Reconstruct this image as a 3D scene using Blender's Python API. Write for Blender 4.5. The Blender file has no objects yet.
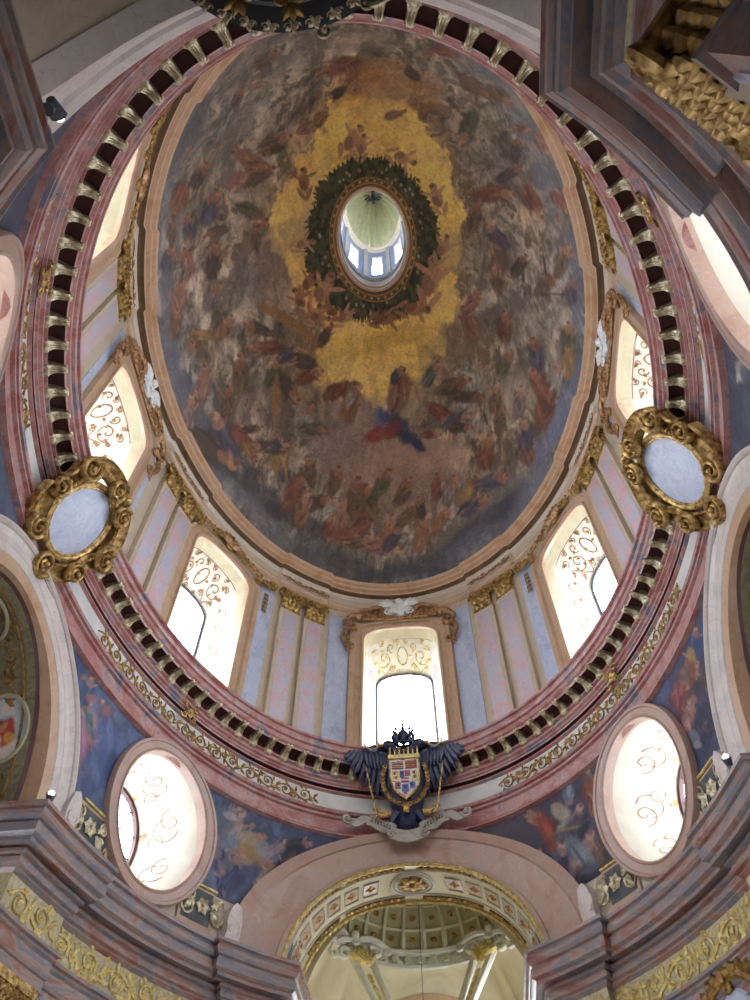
import bpy, bmesh, math, random
import numpy as np
from mathutils import Vector, Matrix
PI = math.pi
DEG = math.radians
A0, B0 = 7.35, 10.3
CAM = (0.93503422, -9.67455958, 1.6)
scene = bpy.context.scene
COL = scene.collection

# ------------------------------------------------------------------ objects
def link(o, parent=None):
    COL.objects.link(o)
    if parent is not None:
        o.parent = parent
    return o

def mesh_obj(name, verts, faces, mats, parent=None, mi=None, smooth=0.6):
    me = bpy.data.meshes.new(name)
    me.from_pydata([tuple(map(float, v)) for v in verts], [], faces)
    for m in (mats if isinstance(mats, (list, tuple)) else [mats]):
        me.materials.append(m)
    if mi is not None:
        me.polygons.foreach_set('material_index', mi)
    me.update()
    if smooth:
        me.polygons.foreach_set('use_smooth', [True] * len(me.polygons))
        me.set_sharp_from_angle(angle=smooth)
    return link(bpy.data.objects.new(name, me), parent)

def empty(name, loc=(0, 0, 0), rz=0.0, parent=None):
    o = bpy.data.objects.new(name, None)
    o.empty_display_size = 0.2
    o.location = loc
    o.rotation_euler = (0, 0, rz)
    return link(o, parent)

def tag(o, label=None, cat=None, group=None, kind=None):
    if label: o['label'] = label
    if cat: o['category'] = cat
    if group: o['group'] = group
    if kind: o['kind'] = kind
    return o

def struct(o):
    o['kind'] = 'structure'
    return o

def copy_tree(o, parent=None):
    c = o.copy()
    COL.objects.link(c)
    if parent is not None:
        c.parent = parent
    for ch in list(o.children):
        copy_tree(ch, c)
    return c

class MB:
    """collects vertices and faces, optionally through a mapping of local space onto a surface"""
    def __init__(s, fmap=None):
        s.v, s.f, s.m, s.map = [], [], [], fmap
    def add(s, vs, fs, mi=0):
        n = len(s.v)
        if s.map: vs = [s.map(*p) for p in vs]
        s.v += [tuple(p) for p in vs]
        s.f += [tuple(i + n for i in q) for q in fs]
        s.m += [mi] * len(fs)
    def box(s, c, h, mi=0, rot=None, taper=1.0):
        vs = []
        for z in (-1, 1):
            k = taper if z > 0 else 1.0
            for x, y in ((-1, -1), (1, -1), (1, 1), (-1, 1)):
                p = Vector((x * h[0] * k, y * h[1] * k, z * h[2]))
                if rot is not None: p = rot @ p
                vs.append((c[0] + p.x, c[1] + p.y, c[2] + p.z))
        s.add(vs, [(3, 2, 1, 0), (4, 5, 6, 7), (0, 1, 5, 4), (1, 2, 6, 5), (2, 3, 7, 6), (3, 0, 4, 7)], mi)
    def tube(s, pts, rad, sides=6, mi=0, closed=False, flat=1.0, caps=True):
        pts = [Vector(p) for p in pts]
        n = len(pts)
        if not hasattr(rad, '__len__'): rad = [rad] * n
        vs, up = [], None
        for i, p in enumerate(pts):
            a = pts[(i - 1) % n] if (closed or i > 0) else p
            b = pts[(i + 1) % n] if (closed or i < n - 1) else p
            t = (b - a)
            t = t.normalized() if t.length > 1e-9 else Vector((0, 0, 1))
            if up is None:
                up = Vector((0, 1, 0)) if abs(t.y) < 0.8 else Vector((1, 0, 0))
            up = (up - t * up.dot(t))
            up = up.normalized() if up.length > 1e-6 else t.orthogonal().normalized()
            sd = t.cross(up)
            for k in range(sides):
                an = 2 * PI * k / sides
                q = p + up * math.sin(an) * rad[i] * flat + sd * math.cos(an) * rad[i]
                vs.append(tuple(q))
        fs = []
        for i in range(n if closed else n - 1):
            j = (i + 1) % n
            for k in range(sides):
                l = (k + 1) % sides
                fs.append((i * sides + k, i * sides + l, j * sides + l, j * sides + k))
        if caps and not closed:
            fs.append(tuple(range(sides)))
            fs.append(tuple(reversed(range((n - 1) * sides, n * sides))))
        s.add(vs, fs, mi)
    def grid(s, P, mi=0, close_u=False, flip=False):
        """P[i][j] points"""
        nu, nv = len(P), len(P[0])
        vs = [p for row in P for p in row]
        fs = []
        for i in range(nu if close_u else nu - 1):
            k = (i + 1) % nu
            for j in range(nv - 1):
                q = (i * nv + j, k * nv + j, k * nv + j + 1, i * nv + j + 1)
                fs.append(q[::-1] if flip else q)
        s.add(vs, fs, mi)
    def ball(s, c, r, seg=8, ring=6, mi=0):
        if not hasattr(r, '__len__'): r = (r, r, r)
        P = []
        for i in range(seg):
            a = 2 * PI * i / seg
            P.append([(c[0] + r[0] * math.cos(a) * math.sin(PI * j / ring), c[1] + r[1] * math.sin(a) * math.sin(PI * j / ring),
                       c[2] - r[2] * math.cos(PI * j / ring)) for j in range(ring + 1)])
        s.grid(P, mi, True)
    def poly(s, pts2, y0, y1, mi=0, scale=0.85):
        """outline in local x,z given a thickness from y0 (back) to y1 (face), with a slightly smaller face"""
        n = len(pts2)
        cx = sum(p[0] for p in pts2) / n; cz = sum(p[1] for p in pts2) / n
        vs = [(p[0], y0, p[1]) for p in pts2] + [(cx + (p[0] - cx) * scale, y1, cz + (p[1] - cz) * scale) for p in pts2] + [(cx, y1 + (y1 - y0) * .25, cz)]
        fs = [(i, (i + 1) % n, n + (i + 1) % n, n + i) for i in range(n)] + [(n + i, n + (i + 1) % n, 2 * n) for i in range(n)]
        s.add(vs, fs, mi)
    def build(s, name, mats, parent=None, smooth=0.6):
        return mesh_obj(name, s.v, s.f, mats, parent, s.m, smooth)

def E(d, t, z=0.0):
    return Vector(((A0 + d) * math.cos(t), (B0 + d) * math.sin(t), z))
def nrm(t):
    n = Vector((math.cos(t) / A0, math.sin(t) / B0, 0))
    return n.normalized()
def tng(t):
    n = nrm(t)
    return Vector((n.y, -n.x, 0))          # seen from inside, local +x runs to the viewer's right
def frame_at(deg, d, z=0.0):
    """matrix: local x = to the right seen from inside, y = outward into the wall, z = up"""
    t = math.radians(deg)
    x, y = tng(t), nrm(t)
    p = E(d, t, z)
    return Matrix(((x.x, y.x, 0, p.x), (x.y, y.y, 0, p.y), (0, 0, 1, p.z), (0, 0, 0, 1)))
def place(o, deg, d, z=0.0):
    o.matrix_world = frame_at(deg, d, z)
    return o
def bender(tc, d, depth=1.0):
    """bends flat local work (x, y, z) onto the curved wall; the bend fades out with depth into the wall"""
    c, x, n = E(d, DEG(tc)), tng(DEG(tc)), nrm(DEG(tc))
    ts = [DEG(tc) + (k - 60) * .01 for k in range(121)]
    L = sorted(((E(d, t) - c).dot(x), (E(d, t) - c).dot(n)) for t in ts)
    xs, ys = [q[0] for q in L], [q[1] for q in L]
    def f(px, py, pz):
        return (px, py + float(np.interp(px, xs, ys)) * (1 - min(1, max(0, py) / depth)), pz)
    return f
def bend_tree(o, f):
    for ch in o.children:
        m = ch.data
        loc = ch.matrix_basis.copy(); inv = loc.inverted()
        for v in m.vertices:
            v.co = inv @ Vector(f(*(loc @ v.co)))
        m.update(); m.set_sharp_from_angle(angle=.6)
        bend_tree(ch, f)
def surf_map(deg0, d):
    """local (s, n, h) -> on the oval wall: s metres to the right, n metres outward, h = height"""
    t0 = math.radians(deg0)
    N = 400
    ts = np.linspace(t0 - 1.3, t0 + 1.3, N)
    P = np.stack([(A0 + d) * np.cos(ts), (B0 + d) * np.sin(ts)], 1)
    L = np.concatenate([[0], np.cumsum(np.hypot(*np.diff(P, axis=0).T))])
    L -= np.interp(t0, ts, L)
    def f(s, n, h):
        t = float(np.interp(-s, L, ts))
        return tuple(E(d, t, h) + nrm(t) * n)
    return f
def arc_s(deg0, deg1, d):
    ts = np.linspace(math.radians(deg0), math.radians(deg1), 200)
    return float(np.sum(np.hypot(np.diff((A0 + d) * np.cos(ts)), np.diff((B0 + d) * np.sin(ts)))))

# ------------------------------------------------------------------ materials
def lin(c):
    return tuple(((x / 255) / 12.92 if x / 255 <= .04045 else ((x / 255 + .055) / 1.055) ** 2.4) for x in c[:3]) + (1.0,)

def new_mat(name):
    m = bpy.data.materials.new(name)
    m.use_nodes = True
    nt = m.node_tree
    return m, nt, nt.nodes['Principled BSDF']

def N(nt, kind, **kw):
    n = nt.nodes.new(kind)
    for k, v in kw.items():
        if k in n.inputs.keys(): n.inputs[k].default_value = v
        else: setattr(n, k, v)
    return n

def marble(name, stops, scale=1.0, veins=None, vein_w=.03, rough=.35, detail=6, dist=1.5, stretch=(1, 1, 1), bump=0.0):
    """stops: [(pos, rgb)...] driven by warped noise; veins: rgb of thin veins"""
    m, nt, b = new_mat(name)
    tc = N(nt, 'ShaderNodeTexCoord')
    mp = N(nt, 'ShaderNodeMapping')
    mp.inputs['Scale'].default_value = stretch
    geo = N(nt, 'ShaderNodeNewGeometry')
    nt.links.new(geo.outputs['Position'], mp.inputs['Vector'])
    n1 = N(nt, 'ShaderNodeTexNoise', Scale=scale, Detail=float(detail), Roughness=.6, Distortion=dist)
    nt.links.new(mp.outputs[0], n1.inputs['Vector'])
    r = N(nt, 'ShaderNodeValToRGB')
    e = r.color_ramp.elements
    e[0].position, e[0].color = stops[0][0], lin(stops[0][1])
    e[1].position, e[1].color = stops[-1][0], lin(stops[-1][1])
    for p, c in stops[1:-1]:
        x = e.new(p); x.color = lin(c)
    nt.links.new(n1.outputs['Fac'], r.inputs[0])
    out = r.outputs[0]
    if veins:
        n2 = N(nt, 'ShaderNodeTexNoise', Scale=scale * 1.6, Detail=5.0, Roughness=.55, Distortion=3.0)
        nt.links.new(mp.outputs[0], n2.inputs['Vector'])
        s = N(nt, 'ShaderNodeMath', operation='SUBTRACT'); s.inputs[1].default_value = .5
        a = N(nt, 'ShaderNodeMath', operation='ABSOLUTE')
        nt.links.new(n2.outputs['Fac'], s.inputs[0]); nt.links.new(s.outputs[0], a.inputs[0])
        mr = N(nt, 'ShaderNodeMapRange'); mr.inputs[1].default_value = 0; mr.inputs[2].default_value = vein_w
        mr.inputs[3].default_value = .75; mr.inputs[4].default_value = 0
        nt.links.new(a.outputs[0], mr.inputs[0])
        mx = N(nt, 'ShaderNodeMix', data_type='RGBA')
        nt.links.new(mr.outputs[0], mx.inputs[0]); nt.links.new(out, mx.inputs[6]); mx.inputs[7].default_value = lin(veins)
        out = mx.outputs[2]
    nt.links.new(out, b.inputs['Base Color'])
    b.inputs['Roughness'].default_value = rough
    if bump:
        bp = N(nt, 'ShaderNodeBump'); bp.inputs['Strength'].default_value = bump; bp.inputs['Distance'].default_value = .05
        nt.links.new(n1.outputs['Fac'], bp.inputs['Height']); nt.links.new(bp.outputs[0], b.inputs['Normal'])
    return m

def gilt(name, c1, c2, metal=.75, rough=.42):
    m, nt, b = new_mat(name)
    geo = N(nt, 'ShaderNodeNewGeometry')
    n1 = N(nt, 'ShaderNodeTexNoise', Scale=9.0, Detail=4.0)
    nt.links.new(geo.outputs['Position'], n1.inputs['Vector'])
    r = N(nt, 'ShaderNodeValToRGB'); e = r.color_ramp.elements
    e[0].position, e[0].color = .35, lin(c1); e[1].position, e[1].color = .65, lin(c2)
    nt.links.new(n1.outputs['Fac'], r.inputs[0]); nt.links.new(r.outputs[0], b.inputs['Base Color'])
    b.inputs['Metallic'].default_value = metal; b.inputs['Roughness'].default_value = rough
    return m

def painted(name, rough=.75, noise=.35, scale=6.0):
    """a painted surface: the pigment lies in the mesh's colour attribute, brushwork comes from noise"""
    m, nt, b = new_mat(name)
    at = N(nt, 'ShaderNodeVertexColor'); at.layer_name = 'pigment'
    geo = N(nt, 'ShaderNodeNewGeometry')
    n1 = N(nt, 'ShaderNodeTexNoise', Scale=scale, Detail=6.0, Roughness=.65, Distortion=1.2)
    nt.links.new(geo.outputs['Position'], n1.inputs['Vector'])
    mr = N(nt, 'ShaderNodeMapRange'); mr.inputs[1].default_value = .3; mr.inputs[2].default_value = .7
    mr.inputs[3].default_value = 1 - noise; mr.inputs[4].default_value = 1 + noise
    nt.links.new(n1.outputs['Fac'], mr.inputs[0])
    mx = N(nt, 'ShaderNodeVectorMath', operation='SCALE')
    nt.links.new(at.outputs['Color'], mx.inputs[0]); nt.links.new(mr.outputs[0], mx.inputs['Scale'])
    nt.links.new(mx.outputs[0], b.inputs['Base Color'])
    b.inputs['Roughness'].default_value = rough
    return m

M = {}
M['rose'] = marble('rose_marble', [(.3, (150, 92, 88)), (.45, (168, 116, 110)), (.55, (184, 144, 138)), (.63, (132, 122, 132)), (.76, (98, 106, 130))], 1.1, (206, 178, 170), .008)
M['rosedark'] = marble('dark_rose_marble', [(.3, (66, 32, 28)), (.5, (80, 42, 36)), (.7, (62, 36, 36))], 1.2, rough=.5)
M['rose2'] = marble('grey_rose_marble', [(.28, (126, 78, 70)), (.4, (152, 108, 98)), (.48, (160, 140, 132)), (.56, (120, 122, 132)), (.64, (156, 124, 110)), (.8, (92, 102, 120))], .7, (180, 160, 154), .006, stretch=(1, 1, 3))
M['archrose'] = marble('arch_rose_marble', [(.3, (164, 130, 114)), (.5, (180, 150, 134)), (.7, (166, 146, 138))], .8, (196, 174, 162), .01)
M['archpale'] = marble('pale_arch_marble', [(.3, (190, 176, 168)), (.5, (208, 198, 190)), (.7, (186, 180, 180))], .8, (166, 140, 138), .008)
M['tan'] = marble('tan_marble', [(.3, (172, 138, 110)), (.5, (190, 162, 134)), (.72, (182, 152, 134))], .8, (150, 104, 84), .006)
M['tan2'] = marble('greyish_tan_marble', [(.3, (176, 160, 138)), (.5, (196, 182, 160)), (.72, (184, 170, 152))], .8, (156, 126, 106), .006)
M['orange'] = marble('orange_tan_marble', [(.3, (176, 134, 100)), (.5, (194, 162, 132)), (.72, (180, 150, 128))], .9, (150, 104, 84), .008)
M['tanbrown'] = marble('brown_marble', [(.3, (96, 74, 54)), (.6, (120, 96, 72))], .8)
M['blue'] = marble('blue_grey_marble', [(.3, (156, 166, 190)), (.5, (182, 192, 212)), (.7, (168, 178, 202))], 1.4, (206, 210, 224), .03, stretch=(1, 1, .5))
M['lanternwall'] = marble('lantern_wall_plaster', [(.3, (92, 104, 132)), (.6, (112, 124, 150))], 1.0)
M['lanternpale'] = marble('lantern_pale_stone', [(.3, (120, 118, 116)), (.6, (146, 142, 138))], 1.0)
M['lanternshell'] = marble('lantern_shell_paint', [(.3, (186, 188, 156)), (.6, (204, 204, 172))], 1.0)
M['pink'] = marble('pink_panel_marble', [(.25, (210, 160, 158)), (.42, (204, 176, 178)), (.55, (186, 186, 198)), (.75, (172, 178, 196))], 1.0, (206, 112, 118), .014)
M['pale'] = marble('pale_frieze_stone', [(.3, (196, 198, 196)), (.6, (216, 216, 210))], 1.0)
M['white'] = marble('white_plaster', [(.3, (200, 194, 178)), (.6, (212, 206, 190))], 1.0, rough=.8)
M['cream'] = marble('cream_plaster', [(.3, (184, 174, 140)), (.6, (198, 188, 156))], 1.0, rough=.8)
M['greencream'] = marble('grey_green_plaster', [(.3, (158, 154, 128)), (.6, (176, 170, 142))], 1.0, rough=.8)
M['coffer'] = marble('coffer_ground', [(.3, (128, 124, 96)), (.6, (150, 142, 104))], 2.0, rough=.8)
M['olive'] = marble('olive_ornament_ground', [(.3, (104, 98, 72)), (.5, (130, 124, 96)), (.7, (150, 142, 108))], 5.0, rough=.8)
M['friezegold'] = marble('gold_frieze_ground', [(.3, (150, 134, 96)), (.5, (182, 170, 134)), (.7, (200, 192, 166))], 6.0, rough=.6)
M['navy'] = marble('navy_ornament_ground', [(.3, (60, 68, 72)), (.6, (92, 98, 96))], 3.0, rough=.7)
M['gold'] = gilt('gilding', (120, 86, 44), (214, 182, 116), .65)
M['palegold'] = gilt('pale_gilding', (150, 136, 100), (232, 222, 190), .45, .4)
M['brightgold'] = gilt('bright_gilding', (180, 154, 84), (226, 210, 144), .4, .5)
M['darkgold'] = gilt('dull_gilding', (112, 84, 44), (184, 146, 80), .55, .5)
M['rosegold'] = gilt('reddish_gilding', (124, 84, 54), (186, 148, 106), .5, .5)
M['stucco'] = marble('white_stucco', [(.3, (206, 206, 206)), (.6, (226, 226, 224))], 2.0, rough=.7)
M['black'] = marble('black_lacquer', [(.3, (8, 8, 11)), (.6, (14, 14, 18))], 2.0, rough=.6)
M['eagle'] = marble('black_feathers', [(.3, (16, 20, 44)), (.6, (34, 40, 78))], 5.0, rough=.3)
M['darkwood'] = marble('dark_walnut', [(.3, (30, 20, 14)), (.6, (48, 32, 22))], 1.5, rough=.5)
M['ribbon'] = marble('grey_ribbon_stone', [(.3, (150, 146, 134)), (.6, (178, 172, 158))], 2.0, rough=.6)
M['red'] = marble('red_enamel', [(.3, (130, 30, 36)), (.6, (160, 44, 46))], 4.0)
M['silver'] = marble('silver_enamel', [(.3, (200, 200, 206)), (.6, (224, 224, 228))], 4.0)
M['azure'] = marble('azure_enamel', [(.3, (50, 66, 130)), (.6, (80, 96, 160))], 4.0)
M['lead'] = marble('lead_bars', [(.3, (60, 62, 72)), (.6, (80, 82, 94))], 4.0)
M['steel'] = marble('lamp_steel', [(.3, (70, 76, 90)), (.6, (100, 104, 116))], 4.0)
M['wallgrey'] = marble('nave_wall_marble', [(.3, (150, 140, 140)), (.5, (168, 170, 184)), (.7, (150, 158, 180))], .7, (190, 160, 160), .02)
M['floor'] = marble('floor_stone', [(.3, (120, 110, 104)), (.6, (150, 140, 132))], .6)
M['offwhite'] = marble('grey_white_stucco', [(.3, (176, 174, 160)), (.6, (196, 194, 180))], 2.0, rough=.7)
M['whitesill'] = M['white']
M['dome'] = painted('dome_fresco_paint', .8, .28, 5.0)
M['fresco'] = painted('wall_fresco_paint', .7, .2, 6.0)

def glass_mat():
    m = bpy.data.materials.new('window_glass'); m.use_nodes = True
    nt = m.node_tree; nt.nodes.clear()
    o = N(nt, 'ShaderNodeOutputMaterial'); t = N(nt, 'ShaderNodeBsdfTransparent'); g = N(nt, 'ShaderNodeBsdfGlossy')
    t.inputs[0].default_value = (.93, .95, 1, 1); g.inputs['Roughness'].default_value = .1
    mx = N(nt, 'ShaderNodeMixShader'); mx.inputs[0].default_value = .06
    nt.links.new(t.outputs[0], mx.inputs[1]); nt.links.new(g.outputs[0], mx.inputs[2]); nt.links.new(mx.outputs[0], o.inputs[0])
    return m
M['glass'] = glass_mat()

def lamp_mat():
    m, nt, b = new_mat('lamp_glow')
    b.inputs['Emission Color'].default_value = (.8, .9, 1, 1); b.inputs['Emission Strength'].default_value = 6
    return m
M['glow'] = lamp_mat()

# ------------------------------------------------------------------ swept rings
def ring(name, prof, mats, mi=None, parent=None, n=288, t0=0.0, t1=360.0, res=None, closed=True, smooth=.28):
    """prof [(d,z)...] swept round the oval; res(deg) adds to d"""
    mb = MB()
    full = abs(t1 - t0 - 360) < 1e-6
    cnt = n if full else n + 1
    degs = [t0 + (t1 - t0) * i / n for i in range(cnt)]
    rows = []
    for g in degs:
        rr = res(g) if res else 0
        rows.append([tuple(E(d + rr, math.radians(g), z)) for d, z in prof])
    nv = len(prof)
    vs = [p for r_ in rows for p in r_]
    fs, ms = [], []
    for i in range(n):
        k = (i + 1) % cnt
        for j in range(nv - 1):
            fs.append((i * nv + j, i * nv + j + 1, k * nv + j + 1, k * nv + j)); ms.append(mi[j] if mi else 0)
    return mesh_obj(name, vs, fs, mats, parent, ms, smooth)

def sweep(name, path, prof, mats, mi=None, parent=None, side=1, smooth=.28):
    """profile (p out of the wall, z) along a plan path, mitred"""
    n = len(path)
    P = [Vector(p) for p in path]
    rows = []
    for i in range(n):
        a = (P[i] - P[i - 1]).normalized() if i > 0 else (P[1] - P[0]).normalized()
        b = (P[i + 1] - P[i]).normalized() if i < n - 1 else a
        na, nb = Vector((-a.y, a.x)) * side, Vector((-b.y, b.x)) * side
        m = na + nb
        m = m / max(m.length_squared, .3) * 2 if m.length > 1e-6 else na
        rows.append([(P[i].x + m.x * p, P[i].y + m.y * p, z) for p, z in prof])
    nv = len(prof)
    vs = [p for r_ in rows for p in r_]
    fs, ms = [], []
    for i in range(n - 1):
        for j in range(nv - 1):
            fs.append((i * nv + j, i * nv + j + 1, (i + 1) * nv + j + 1, (i + 1) * nv + j)); ms.append(mi[j] if mi else 0)
    return mesh_obj(name, vs, fs, mats, parent, ms, smooth)

def wall_columns(name, degs, ivs, d, mat, parent=None, dz=0.35, paint=None):
    """a curved wall from columns: ivs(deg, side) -> list of (z0, z1) solid intervals, all columns the same count"""
    vs, fs = [], []
    for i in range(len(degs) - 1):
        g0, g1 = degs[i], degs[i + 1]
        a, b = ivs(g0, 1), ivs(g1, -1)
        for (p0, p1), (q0, q1) in zip(a, b):
            if p1 - p0 < 1e-4 and q1 - q0 < 1e-4: continue
            n = len(vs)
            vs += [tuple(E(d, math.radians(g0), p0)), tuple(E(d, math.radians(g1), q0)), tuple(E(d, math.radians(g1), q1)), tuple(E(d, math.radians(g0), p1))]
            fs.append((n, n + 1, n + 2, n + 3))
    return mesh_obj(name, vs, fs, mat, parent, None, 0)

# ------------------------------------------------------------------ ornament
def spiral_pts(c, r, turns, start, handed=1, n=22, tight=.12, y=-.03):
    out = []
    for i in range(n):
        u = i / (n - 1)
        rr = r * (1 - u) ** .9 * (1 - tight) + r * tight * (1 - u)
        an = start + handed * turns * 2 * PI * u
        out.append((c[0] + rr * math.cos(an), y - .03 * u, c[1] + rr * math.sin(an)))
    return out

def leaf(mb, base, ang, L, w, y=-.02, bulge=.05, mi=0, curl=.0):
    """an acanthus lobe in the local x,z plane"""
    ca, sa = math.cos(ang), math.sin(ang)
    P = []
    for i in range(6):
        u = i / 5
        ww = w * (math.sin(PI * min(1, u * .9 + .12)) ** .8) * (1 + .18 * math.cos(u * 12))
        bend = curl * u * u
        row = []
        for k in (-1, -.5, 0, .5, 1):
            lx = L * u; lz = ww * k * .5 + bend * L
            row.append((base[0] + lx * ca - lz * sa, y - bulge * math.sin(PI * (u * .8 + .1)) * (1 - k * k * .9), base[1] + lx * sa + lz * ca))
        P.append(row)
    mb.grid(P, mi)

def c_scroll(mb, p0, p1, r0, r1, bow, thick, hand=1, y=-.04, mi=0, turns=1.1, sides=6):
    """a C-scroll: bowed band from p0 to p1 with a volute at each end"""
    p0, p1 = Vector(p0), Vector(p1)
    d = (p1 - p0); L = d.length; u = d / L; nv = Vector((-u.y, u.x)) * hand
    c0 = p0 - nv * r0; c1 = p1 - nv * r1
    an0 = math.atan2(nv.y, nv.x)
    pts, rad = [], []
    a = spiral_pts(c0, r0, turns, an0, 1 * hand, 16, y=y)
    for i, p in enumerate(reversed(a)): pts.append(p); rad.append(thick * (.55 + .45 * i / 15))
    for i in range(1, 9):
        s = i / 9
        q = p0 + d * s + nv * (bow * math.sin(PI * s))
        pts.append((q.x, y - .02, q.y)); rad.append(thick * (1 + .35 * math.sin(PI * s)))
    b = spiral_pts(c1, r1, turns, an0, -1 * hand, 16, y=y)
    for i, p in enumerate(b): pts.append(p); rad.append(thick * (1 - .45 * i / 15))
    mb.tube(pts, rad, sides, mi)
    mb.ball((c0.x, y - .05, c0.y), r0 * .28, 6, 4, mi); mb.ball((c1.x, y - .05, c1.y), r1 * .28, 6, 4, mi)

def rosette(mb, c, r, y=-.03, petals=6, mi=0):
    for k in range(petals):
        leaf(mb, c, 2 * PI * k / petals, r, r * .75, y, r * .22, mi)
    mb.ball((c[0], y - r * .2, c[1]), r * .22, 6, 4, mi)

def vine(mb, L, h, z0, pitch, thick=.025, rnd=None, y=-.02, mi=0, fill=1.0):
    """rinceau: undulating stem with a spiral in every half wave, leaves between; centred on local x"""
    rnd = rnd or random.Random(3)
    n = max(1, int(round(L / pitch)))
    pitch = L / n
    stem = []
    m = n * 10
    for i in range(m + 1):
        x = -L / 2 + L * i / m
        stem.append((x, y, z0 + h * .30 * math.sin(PI * (x + L / 2) / pitch)))
    mb.tube(stem, thick, 5, mi)
    for k in range(n):
        cx = -L / 2 + pitch * (k + .5)
        s = 1 if k % 2 == 0 else -1
        r = min(h * .42, pitch * .42)
        cz = z0 - s * h * .04
        mb.tube(spiral_pts((cx, cz), r, 1.5, PI / 2 * s + (PI if s < 0 else 0) * 0, -1 if s > 0 else 1, 20, y=y), [thick * (1.1 - .5 * i / 19) for i in range(20)], 5, mi)
        rosette(mb, (cx, cz), r * .33, y - .02, 5, mi)
        for j in range(5):
            a = rnd.uniform(0, 2 * PI)
            leaf(mb, (cx + r * .9 * math.cos(a), cz + r * .9 * math.sin(a)), a + rnd.uniform(.3, 1.1), h * .26 * fill, h * .14, y, .03, mi, rnd.uniform(-.3, .5))
        leaf(mb, (cx + pitch / 2, z0), s * 1.1, h * .42, h * .17, y, .04, mi, .3)
        leaf(mb, (cx + pitch / 2, z0), -s * 1.2, h * .42, h * .17, y, .04, mi, -.3)

# ------------------------------------------------------------------ painting
def vnoise(x, y, seed):
    r = np.random.RandomState(seed)
    G = r.rand(64, 64)
    xi, yi = np.floor(x).astype(int), np.floor(y).astype(int)
    fx, fy = x - xi, y - yi
    fx, fy = fx * fx * (3 - 2 * fx), fy * fy * (3 - 2 * fy)
    g = lambda a, b: G[a % 64, b % 64]
    return (g(xi, yi) * (1 - fx) + g(xi + 1, yi) * fx) * (1 - fy) + (g(xi, yi + 1) * (1 - fx) + g(xi + 1, yi + 1) * fx) * fy
def fbm(x, y, seed, oct=5):
    s, a, t = 0, .5, 0
    for o in range(oct):
        s = s + a * vnoise(x * 2 ** o + o * 7.3, y * 2 ** o + o * 3.1, seed + o); t += a; a *= .55
    return s / t

class Canvas:
    """pigment on a chart (u,v); strokes are soft ellipses with a wobbling edge"""
    def __init__(s, U, V, base):
        s.U, s.V = U, V
        s.C = np.tile(np.array(base, float), (len(U), 1))
        s.wob = None
    def dab(s, c, ax, ay, rgb, soft=.35, op=1.0, wob=.25):
        """ellipse centred c with half-axis vectors ax, ay (chart units)"""
        det = ax[0] * ay[1] - ax[1] * ay[0]
        if abs(det) < 1e-12: return
        R = math.hypot(*ax) + math.hypot(*ay)
        m = np.nonzero((np.abs(s.U - c[0]) < R * 1.3) & (np.abs(s.V - c[1]) < R * 1.3))[0]
        if not len(m): return
        du, dv = s.U[m] - c[0], s.V[m] - c[1]
        p = (du * ay[1] - dv * ay[0]) / det; q = (dv * ax[0] - du * ax[1]) / det
        r = np.sqrt(p * p + q * q)
        if wob and s.wob is not None: r = r + wob * (s.wob[m] - .5) * 2
        k = np.clip((1 - r) / soft + .5, 0, 1) * op
        s.C[m] = s.C[m] * (1 - k[:, None]) + np.array(rgb) * k[:, None]
    def figure(s, c, J, size, ang, robe, skin, rnd, kind=0):
        """a draped figure seen in the sky: body, robe folds, limbs and head; J maps picture-sized units to the chart"""
        def P(x, y):   # along the body axis / across
            ca, sa = math.cos(ang), math.sin(ang)
            X, Y = (x * ca - y * sa) * size, (x * sa + y * ca) * size
            return (J[0] * X + J[1] * Y, J[2] * X + J[3] * Y)
        def dab(x, y, rx, ry, a, col, op=.95, soft=.4):
            o = P(x, y)
            ca, sa = math.cos(a), math.sin(a)
            e1, e2 = P(rx * ca, rx * sa), P(-ry * sa, ry * ca)
            s.dab((c[0] + o[0], c[1] + o[1]), e1, e2, col, soft, op, .3)
        v = lambda col, k: tuple(min(1, x * k) for x in col)
        skin = v(skin, .75 if kind == 0 else 1)
        if kind == 1:      # naked putto
            dab(0, 0, .26, .15, 0, skin); dab(-.08, .04, .16, .1, .5, v(skin, .6))
            for k in (-1, 1):
                dab(-.32, .12 * k, .2, .06, .5 * k, skin, .9); dab(.18, .2 * k, .18, .045, .9 * k + rnd.uniform(-.4, .4), v(skin, 1.15), .9)
            dab(.33, rnd.uniform(-.06, .06), .1, .09, 0, v(skin, .85)); dab(.36, .02, .05, .06, 0, v(skin, .35))
            return
        dab(-.12, 0, .42, .2, 0, v(robe, .55), .8); dab(-.1, .02, .36, .17, rnd.uniform(-.2, .2), robe)
        for i in range(5):
            dab(rnd.uniform(-.42, .2), rnd.uniform(-.15, .15), rnd.uniform(.1, .24), rnd.uniform(.02, .05), rnd.uniform(-.5, .5), v(robe, rnd.choice((.45, .6, 1.35, 1.6))), .8)
        for k in (-1, 1):
            dab(.14, .15 * k, .15, .04, rnd.uniform(.1, 1.1) * k, skin if rnd.random() < .5 else v(robe, .8), .6)
        if rnd.random() < .35: dab(-.4, rnd.uniform(-.12, .12), .13, .04, rnd.uniform(-.4, .4), v(skin, .8), .6)
        dab(.22, 0, .12, .11, 0, v(skin, .8), .8)
        dab(.38, rnd.uniform(-.05, .05), .085, .075, 0, v(skin, 1.1)); dab(.42, .03, .05, .06, 0, v(skin, .35), .8)

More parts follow.
